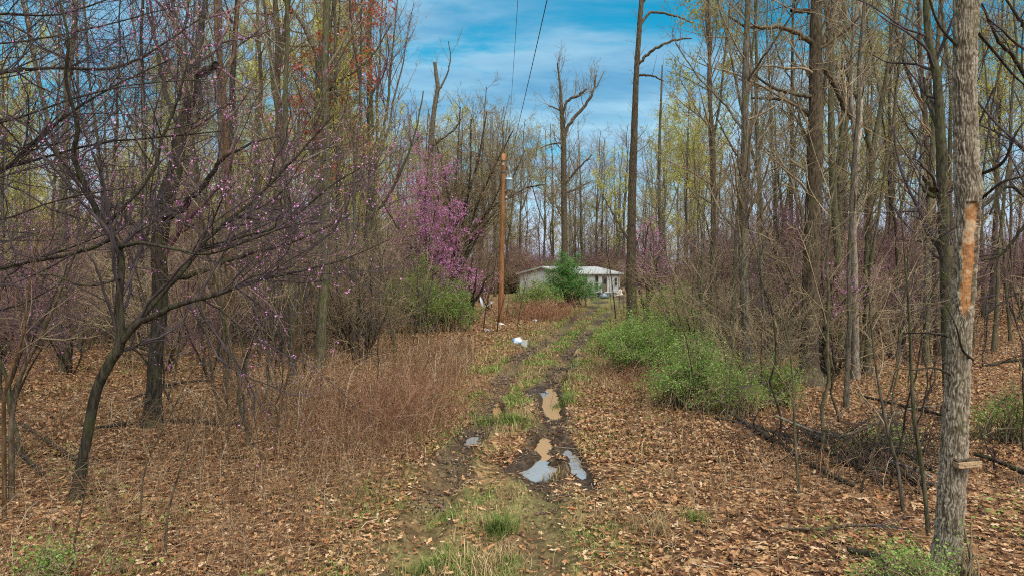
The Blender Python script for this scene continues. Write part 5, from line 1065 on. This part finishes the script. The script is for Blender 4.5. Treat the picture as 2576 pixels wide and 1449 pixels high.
def grass():
    rg = np.random.default_rng(92)
    def blades(x, y, h, w_, m, name):
        n = len(x); z = gz(x, y); az = rg.uniform(0, 6.283, n); hh = h * rg.uniform(.5, 1.3, n); ww = w_ * rg.uniform(.7, 1.3, n); l = rg.uniform(.2, 1.0, n) * hh; c, s = np.cos(az), np.sin(az)
        b = np.stack([x, y, z - .01], -1); sd = np.stack([-s, c, 0 * s], -1) * ww[:, None]; mid = b + np.stack([c * l * .35, s * l * .35, hh * .6], -1); tip = b + np.stack([c * l, s * l, hh * .85], -1)
        V = np.stack([b - sd, b + sd, mid + sd * .7, mid - sd * .7, tip], 1).reshape(-1, 3); k = np.arange(n)[:, None] * 5
        tag(link(name, mesh(name, V, [k + np.array([[0, 1, 2, 3]]), k + np.array([[3, 2, 4]])], False), M[m]), kind='stuff')
    X, Y, Hh = [], [], []
    n = 110000; y = 6 + 50 * rg.uniform(size=n) ** 1.6; tl, tr = rutx(RUT_L, y), rutx(RUT_R, y); mid = (tl + tr) / 2; x = mid + rg.normal(size=n) * 1.15
    dens = np.clip(.42 + 1.1 * fbm(x, y, 1.1, 3, 21), 0, 1) * sst(.16, .45, track_d(x, y) / (1 + .02 * np.clip(y - 18, 0, 60)) + .1 * fbm(x, y, .4, 2, 6)); keep = (rg.uniform(size=n) < dens) & (pud_f(x, y) < -.6); x, y = x[keep], y[keep]
    lush = fbm(x, y, .9, 2, 23) > -.12
    blades(x[lush], y[lush], .10 * np.clip(y[lush] / 14, .8, 1.6), .006 * np.clip(y[lush] / 9, 1, 2.4), 'grass', 'grass')
    blades(x[~lush], y[~lush], .11 * np.clip(y[~lush] / 14, .8, 1.6), .005 * np.clip(y[~lush] / 9, 1, 2.4), 'straw', 'straw_grass')
    n = 26000; y = rg.uniform(7, 62, n); x = (rutx(RUT_L, y) + rutx(RUT_R, y)) / 2 + rg.normal(size=n) * 3.2; keep = (fbm(x, y, 1.6, 2, 29) > .1) & (track_d(x, y) > .35 + .012 * y); blades(x[keep], y[keep], .17, .006 * np.clip(y[keep] / 9, 1, 2.4), 'straw', 'straw_grass')
    for (u, v, m, rad, h, k, lab) in [(1256, 1345, 'grass', .14, .24, 420, 'bright green grass tuft in the middle of the track near the bottom'), (1225, 1440, 'straw', .3, .2, 380, 'wide straw coloured grass tuft at the bottom edge of the track'), (1395, 1200, 'straw', .12, .17, 260, 'straw grass tuft between the two grey puddles'), (1292, 1068, 'grass', .22, .22, 380, 'bright green grass tuft left of the brown puddle'), (1420, 1015, 'grass', .2, .22, 300, 'green grass tuft right of the long brown puddle'),
                                (1082, 1440, 'grass', .22, .13, 420, 'low green grass tuft at the bottom left of the track'), (1215, 1058, 'grass', .25, .15, 320, 'green grass tuft beside the left rut'), (1750, 1310, 'grass', .14, .14, 200, 'lone green grass tuft in the leaves right of the track'), (1110, 1305, 'grass', .18, .1, 260, 'faint green grass tuft on the left rut'), (1655, 1345, 'straw', .3, .25, 200, 'thin straw stalks in the leaves right of the track'), (1425, 960, 'straw', .2, .3, 160, 'straw stalks at the right edge of the puddle')]:
        p = G(u, v); r_ = np.abs(rg.normal(size=k)) * rad; a = rg.uniform(0, 6.283, k); before = set(bpy.data.objects); blades(p[0] + np.cos(a) * r_, p[1] + np.sin(a) * r_, h, .0045 if v > 1100 else .008, m, 'grass_tuft')
        o = (set(bpy.data.objects) - before).pop(); del o['kind']; tag(o, lab, 'grass tuft')
grass()
def litter():
    rg = np.random.default_rng(93)
    # near leaves: lobed and curled; farther leaves: folded diamonds
    def pts(n, y0, y1, pw, xw):
        y = y0 + (y1 - y0) * rg.uniform(size=n) ** pw; x = rg.uniform(-1, 1, n) * (xw * y + 2); td = track_d(x, y)
        keep = (pud_f(x, y) < -.15) & (rg.uniform(size=n) < np.clip(.10 + .4 * sst(9.5, 7, y) + sst(.15, .8, td + .2 * fbm(x, y, .7, 2, 2)), 0, 1) * np.where(np.abs(x - (rutx(RUT_L, y) + rutx(RUT_R, y)) / 2) < .9, .38, 1) * (1 - .45 * sst(2.6, 1.2, np.abs(x - (rutx(RUT_L, y) + rutx(RUT_R, y)) / 2)) * sst(14, 24, y)) * (1 - .35 * sst(.2, .7, fbm(x, y, 1.1, 3, 21)) * sst(2.5, 1, np.abs(x - .2))))
        return x[keep], y[keep]
    def frames(x, y, s, tilt):
        n = len(x); z = gz(x, y); nv = rg.normal(size=(n, 3)) * tilt; nv[:, 2] = 1; nv = nrm(nv); r = rg.normal(size=(n, 3)); a = nrm(np.cross(nv, r)); b = np.cross(nv, a)
        c = np.stack([x, y, z + .012 + .03 * rg.uniform(size=n)], -1); return c, a * s[:, None], b * s[:, None], nv * s[:, None]
    x, y = pts(50000, 5.2, 12, 1.1, .82); n = len(x); s = .018 + .04 * rg.uniform(size=n) ** 1.6; c, a, b, nv = frames(x, y, s, .1 + .4 * rg.uniform(size=(n, 1)) ** 2)
    out = np.array([(1.0, 0), (.45, .42), (.2, .2), (-.3, .5), (-1.0, 0), (-.35, -.48), (.15, -.2), (.5, -.45)]); curl = rg.uniform(-.1, .45, n)[:, None]
    V = [c + .0 * nv] + [c + a * p + b * q + nv * curl * (abs(p) ** 2 * .6 + abs(q) * 1.0) for p, q in out]
    V = np.stack(V, 1).reshape(-1, 3); k = np.arange(n)[:, None] * 9; tri = np.array([(0, 1 + i, 1 + (i + 1) % 8) for i in range(8)]); fa = (k[:, None] + tri[None]).reshape(-1, 3)
    tag(link('leaf_litter', mesh('leaf_litter', V, fa, False), M['litter']), kind='stuff')
    x, y = pts(180000, 10.5, 52, 1.5, .84); n = len(x); s = .022 + .04 * rg.uniform(size=n) ** 1.3 * np.clip(y / 18, 1, 2); c, a, b, nv = frames(x, y, s, .5); cu = rg.uniform(0, .5, n)[:, None]
    V = np.stack([c + a, c + b * .55 + nv * cu, c - a, c - b * .55 + nv * cu], 1).reshape(-1, 3); k = np.arange(n)[:, None] * 4
    tag(link('leaf_litter', mesh('leaf_litter', V, [k + np.array([[0, 1, 2]]), k + np.array([[0, 2, 3]])], False), M['litter']), kind='stuff')
litter()
def twigs_and_crumbs():
    rg = np.random.default_rng(94); n = 90000; y = 5.2 + 20 * rg.uniform(size=n) ** 1.3; x = rg.uniform(-1, 1, n) * (.82 * y + 2); keep = pud_f(x, y) < -.2; x, y = x[keep], y[keep]; n = len(x)
    v, q = leaf_quads(np.stack([x, y, gz(x, y) + .012 + .02 * rg.uniform(size=n)], -1), .028, rg, .6, 1.5, .5); tag(link('leaf_crumbs', mesh('leaf_crumbs', v, q, False), M['crumb']), kind='stuff')
    n = 9000; y = 5.4 + 24 * rg.uniform(size=n) ** 1.2; x = rg.uniform(-1, 1, n) * (.82 * y + 2); keep = track_d(x, y) > .25; x, y = x[keep], y[keep]; n = len(x); ln = .08 + .5 * rg.uniform(size=n) ** 2; az = rg.uniform(0, 6.28, n); t = np.linspace(-.5, .5, 4)[None]
    px = x[:, None] + np.cos(az)[:, None] * ln[:, None] * t; py = y[:, None] + np.sin(az)[:, None] * ln[:, None] * t; bend = rg.normal(size=(n, 4)) * .05 * ln[:, None]; px = px - np.sin(az)[:, None] * bend; py = py + np.cos(az)[:, None] * bend
    pts_ = np.stack([px, py, base_z(px, py) + .03 + .02 * rg.uniform(size=(n, 4))], -1); rad = np.ones((n, 4)) * (.0022 + .004 * rg.uniform(size=(n, 1)) ** 3)
    v, q = tubes([(pts_, rad, 3)]); tag(link('fallen_twigs', mesh('fallen_twigs', v, q), M['stem']), kind='stuff')
twigs_and_crumbs()
def clods():
    rg = np.random.default_rng(95); n = 9000; y = 8.5 + 24 * rg.uniform(size=n) ** 1.3; lr_ = rg.integers(0, 2, n); x = np.where(lr_, rutx(RUT_R, y), rutx(RUT_L, y)) + rg.normal(size=n) * .2; keep = (pud_f(x, y) < -.12) & (fbm(x, y, 1.2, 2, 44) > -.35); x, y = x[keep], y[keep]; n = len(x)
    s = (.008 + .03 * rg.uniform(size=n) ** 2.5) * np.clip(y / 13, 1, 1.6); o = np.array([(1, 0, 0), (0, 1, 0), (-1, 0, 0), (0, -1, 0), (0, 0, .8), (0, 0, -.6)]); V = np.stack([x, y, gz(x, y) + .3 * s], -1)[:, None] + o[None] * s[:, None, None] * rg.uniform(.5, 1.4, (n, 6, 1))
    t = np.array([(0, 1, 4), (1, 2, 4), (2, 3, 4), (3, 0, 4), (1, 0, 5), (2, 1, 5), (3, 2, 5), (0, 3, 5)]); tag(link('mud_clods', mesh('mud_clods', V.reshape(-1, 3), (np.arange(n)[:, None, None] * 6 + t[None]).reshape(-1, 3), False), M['clod']), kind='stuff')
clods()
def greens():
    rg = np.random.default_rng(96); n = 60000; y = 5.5 + 30 * rg.uniform(size=n) ** 1.25; x = rg.uniform(-1, 1, n) * (.8 * y + 2); keep = (fbm(x, y, 1.5, 3, 71) + .5 * fbm(x, y, 7, 2, 73) > .5) & (track_d(x, y) > .3); x, y = x[keep], y[keep]; n = len(x)
    v, q = leaf_quads(np.stack([x, y, gz(x, y) + .03 + .07 * rg.uniform(size=n)], -1), .034, rg, .7, 2.0, .4); tag(link('ground_greens', mesh('ground_greens', v, q, False), M['leaf_lime']), kind='stuff')
greens()
bramble('dark tangled brush grown over the heap of dead branches', 2190, 1165, 330, 1.0, .45, .75, 66, .0042, 'log')
bramble('tan weed stalks at the near side of the dead branch heap', 2060, 1215, 200, 1.0, .5, .55, 67, .0032, 'stem')
bush('sparse lime green leaves growing through the dead branch heap', 2230, 1170, 200, 85, 'leaf_lime', 59, 40, 5, d=10.8)

# ------------------------------------------------------------------ fallen logs and dead branches, near saplings
def log(label, pts, m='log', name='fallen_log', twigs=0, seed=1, zoff=.075, cat='log', sides=9):
    """pts: (u, v, width px, height above ground m)"""
    rg = np.random.default_rng(seed); L_ = []
    for q in pts:
        p = G(q[0], q[1]); hh = q[3] if len(q) > 3 else 0
        if hh: p = P(q[0], q[1], pts[0][4] if len(pts[0]) > 4 else p[1])
        L_.append((p[0], p[1], max(p[2], float(gz(p[0], p[1])) + zoff), q[2] / 2 / F * p[1]))
    l = smooth_line(L_, 24); b = l[0, :3].copy(); l[:, :3] -= b; l[1:-1, :3] += rg.normal(size=(22, 3)) * .15 * l[1:-1, 3:4]; mb = MB(); mb.tube(l[:, :3], l[:, 3], sides)
    if twigs:
        root = thing(name, label, cat, tuple(b)); mb.build('trunk' if name == 'fallen_log' else 'stem', M[m], root, smooth=True)
        g = spawn([(l[None, :, :3], l[None, :, 3])], rg, twigs * 1.8, .1, 1, 1.0, ang=50, up=.02, wander=.15, nseg=6, rr=.4, rmin=.004); g2 = spawn([g], rg, 3, .2, 1, .35, ang=45, nseg=3, rr=.6, rmin=.003)
        v, q = tubes([(*g, 4), (*g2, 3)]); link('crown', mesh('crown', v, q), M['twig_dark'], root)
    else: tag(mb.build(name, M[m], None, tuple(b), True), label, cat)
log('long black fallen log slanting down in front of the whorled trunk', [(1850, 1060, 14), (1950, 1120, 15), (2060, 1190, 14), (2145, 1235, 12)], twigs=1.6, seed=1)
log('dark fallen log lying towards the big furrowed trunk', [(2030, 1100, 13), (2140, 1150, 13), (2250, 1200, 12), (2345, 1232, 10)], twigs=2.4, seed=2)
log('mossy fallen log in the dead branch heap', [(2070, 1095, 12), (2170, 1125, 12), (2260, 1175, 10), (2310, 1230, 8)], twigs=2.6, seed=3)
log('black rotting log behind the dead branch heap', [(2160, 1150, 16), (2240, 1190, 16), (2330, 1240, 15)], twigs=1.8, seed=4)
for i, (pt, lab) in enumerate([([(1900, 1085, 9), (2000, 1110, 11), (2120, 1165, 11), (2220, 1225, 9)], 'thin black log just behind the long slanting log'), ([(2090, 1180, 10), (2200, 1160, 11), (2330, 1150, 9)], 'dark log crossing the dead branch heap level'), ([(2120, 1120, 8), (2210, 1170, 10), (2290, 1240, 9)], 'black broken limb in the middle of the dead branch heap'),
        ([(2200, 1125, 9), (2270, 1150, 10), (2350, 1195, 9)], 'dark limb at the back of the dead branch heap by the furrowed trunk'), ([(1990, 1075, 7), (2080, 1115, 8), (2170, 1185, 7)], 'black crooked limb at the left end of the dead branch heap'), ([(2180, 1205, 10), (2260, 1222, 11), (2340, 1250, 10)], 'short black log lowest in the dead branch heap'), ([(1800, 1060, 6), (1900, 1078, 8), (2010, 1130, 7)], 'dark fallen limb below the bush at the whorled trunk')]):
    log(lab, [(u, v, w_ * 1.15) for u, v, w_ in pt], 'log', 'fallen_branch', 4.0, 50 + i, .06 + .05 * (i % 3), 'branch')
log('bleached fallen pole beside the furrowed trunk', [(2210, 1160, 7), (2290, 1190, 8), (2345, 1212, 8)], 'log_pale', seed=5)
log('pale dead branch arching along the ground below the furrowed trunk', [(1930, 1342, 4), (2060, 1350, 8), (2150, 1342, 8), (2250, 1338, 5)], 'bark_brown', 'fallen_branch', 1.2, 6, cat='branch')
log('curved dead limb arching above the dead branch heap', [(1950, 1045, 7, .3, 11.2), (2060, 1088, 9, .3), (2130, 1092, 9, .4), (2200, 1066, 8, .5), (2290, 1028, 6, .7), (2362, 1020, 4, .8)], 'bark_grey', 'fallen_branch', 1.6, 7, cat='branch')
log('dark fallen limb lying out to the right edge behind the furrowed trunk', [(2450, 1165, 10), (2510, 1185, 12), (2600, 1225, 13)], 'bark_dark', 'fallen_branch', 2.4, 8, .15, 'branch')
log('black fallen log right of the twisted tree foot', [(430, 1066, 10), (520, 1070, 13), (610, 1078, 10)], twigs=.8, seed=9)
log('dark broken log left of the twisted tree foot', [(240, 1085, 7), (300, 1078, 9), (365, 1070, 9)], seed=10)
log('long dark pole leaning on the leaves at the left', [(50, 1072, 9, .1), (120, 1120, 10), (195, 1172, 9)], seed=11)
log('short black log low at the left edge', [(15, 1112, 11), (60, 1160, 11), (107, 1204, 10)], seed=12)
log('thin fallen branch in the leaves below the brambles', [(690, 1045, 4), (800, 1010, 5), (880, 990, 3)], 'bark_brown', 'fallen_branch', 1.0, 13, cat='branch')
log('far fallen log on the slope behind the twisted tree', [(330, 1010, 6), (430, 975, 7), (540, 962, 5)], seed=14)
log('dark fallen log under the right hand trees far behind the heap', [(2160, 1000, 6), (2280, 1030, 8), (2400, 1060, 7)], twigs=1.2, seed=15)
log('small mossy log at the bottom left of the green sprays', [(2130, 1402, 14), (2190, 1412, 16), (2225, 1432, 14)], seed=16)
log('pale cut stick lying beside the brambles at the pole', [(1545 / 1.1645 + 0, 788, 3), (1345, 792, 4), (1358, 797, 3)], 'log_pale', seed=17)
ssp = [dict(dens=2.2, t0=.25, t1=1, length=.8, ang=42, up=.06, wander=.15, nseg=5, rr=.5, rmin=.003, sides=4), dict(dens=3, t0=.2, t1=1, length=.35, ang=42, nseg=3, rr=.6, rmin=.0022)]
for (d, tr, bk, lab) in [(7.6, [(2338, 1368, 13), (2322, 1200, 12), (2298, 1031, 11), (2286, 784, 7), (2272, 600, 4), (2260, 450, 2)], 'bark_mossy', 'mossy sapling just left of the big furrowed trunk'),
                         (8.3, [(2274, 1302, 11), (2258, 1180, 10), (2228, 1061, 9), (2200, 900, 6), (2185, 740, 3)], 'bark_grey', 'grey leaning sapling second left of the furrowed trunk'),
                         (9.0, [(2010, 1250, 8), (2000, 1100, 7), (1990, 900, 5), (1960, 760, 3)], 'bark_mossy', 'thin sapling rising out of the long black log'),
                         (8.6, [(25, 1075, 16), (50, 950, 13), (110, 830, 10), (165, 700, 7), (220, 560, 4)], 'bark_brown', 'brown sapling leaning right at the left edge'),
                         (8.0, [(5, 1010, 12), (30, 930, 11), (60, 830, 9), (70, 740, 6), (95, 600, 3)], 'bark_orange', 'orange streaked sapling at the left edge'),
                         (7.4, [(350, 1330, 6), (365, 1180, 5), (420, 1060, 4), (500, 900, 3), (560, 780, 2)], 'bark_brown', 'whip thin sapling before the twisted tree'),
                         (7.0, [(415, 1400, 8), (425, 1280, 6), (470, 1130, 5), (520, 1000, 3)], 'bark_brown', 'crooked brown whip in the leaves at the lower left'),
                         (6.7, [(178, 1450, 7), (190, 1350, 6), (215, 1230, 4), (225, 1120, 3)], 'bark_brown', 'thin stem in front of the leaning redbud foot'),
                         (10.5, [(690, 1180, 7), (700, 1050, 6), (735, 900, 5), (760, 760, 3)], 'bark_orange', 'ochre sapling in the leaves left of the bramble thicket'),
                         (20, [(1795, 940, 14), (1775, 850, 11), (1760, 740, 7), (1752, 640, 4)], 'bark_mossy', 'mossy arching sapling in the right hand green thicket'),
                         (36, [(1552, 850, 3.5), (1546, 770, 3), (1535, 680, 2.2), (1520, 600, 1.2)], 'bark_dark', 'thin dark sapling between the track and the arching tree'),
                         (33, [(1215, 850, 3.5), (1222, 780, 3), (1240, 700, 2), (1250, 640, 1.2)], 'bark_dark', 'dark sapling left of the utility pole foot'),
                         (33, [(1250, 848, 3.5), (1255, 800, 2.8), (1278, 720, 1.6)], 'bark_dark', 'thin dark sapling at the utility pole foot'),
                         (35, [(1300, 835, 3), (1310, 770, 2.5), (1325, 700, 1.4)], 'bark_brown', 'thin brown sapling right of the utility pole')]:
    hero('sapling', lab, 'sapling', d, tr, [], [dict(s, rmin=s['rmin'] * max(1, d / 10)) for s in ssp], bk, 'twig_tan' if bk == 'bark_grey' else 'twig_brown', None, int(d * 100) + len(lab), 7, 30, 1.2)
print('script', time.time() - T0)
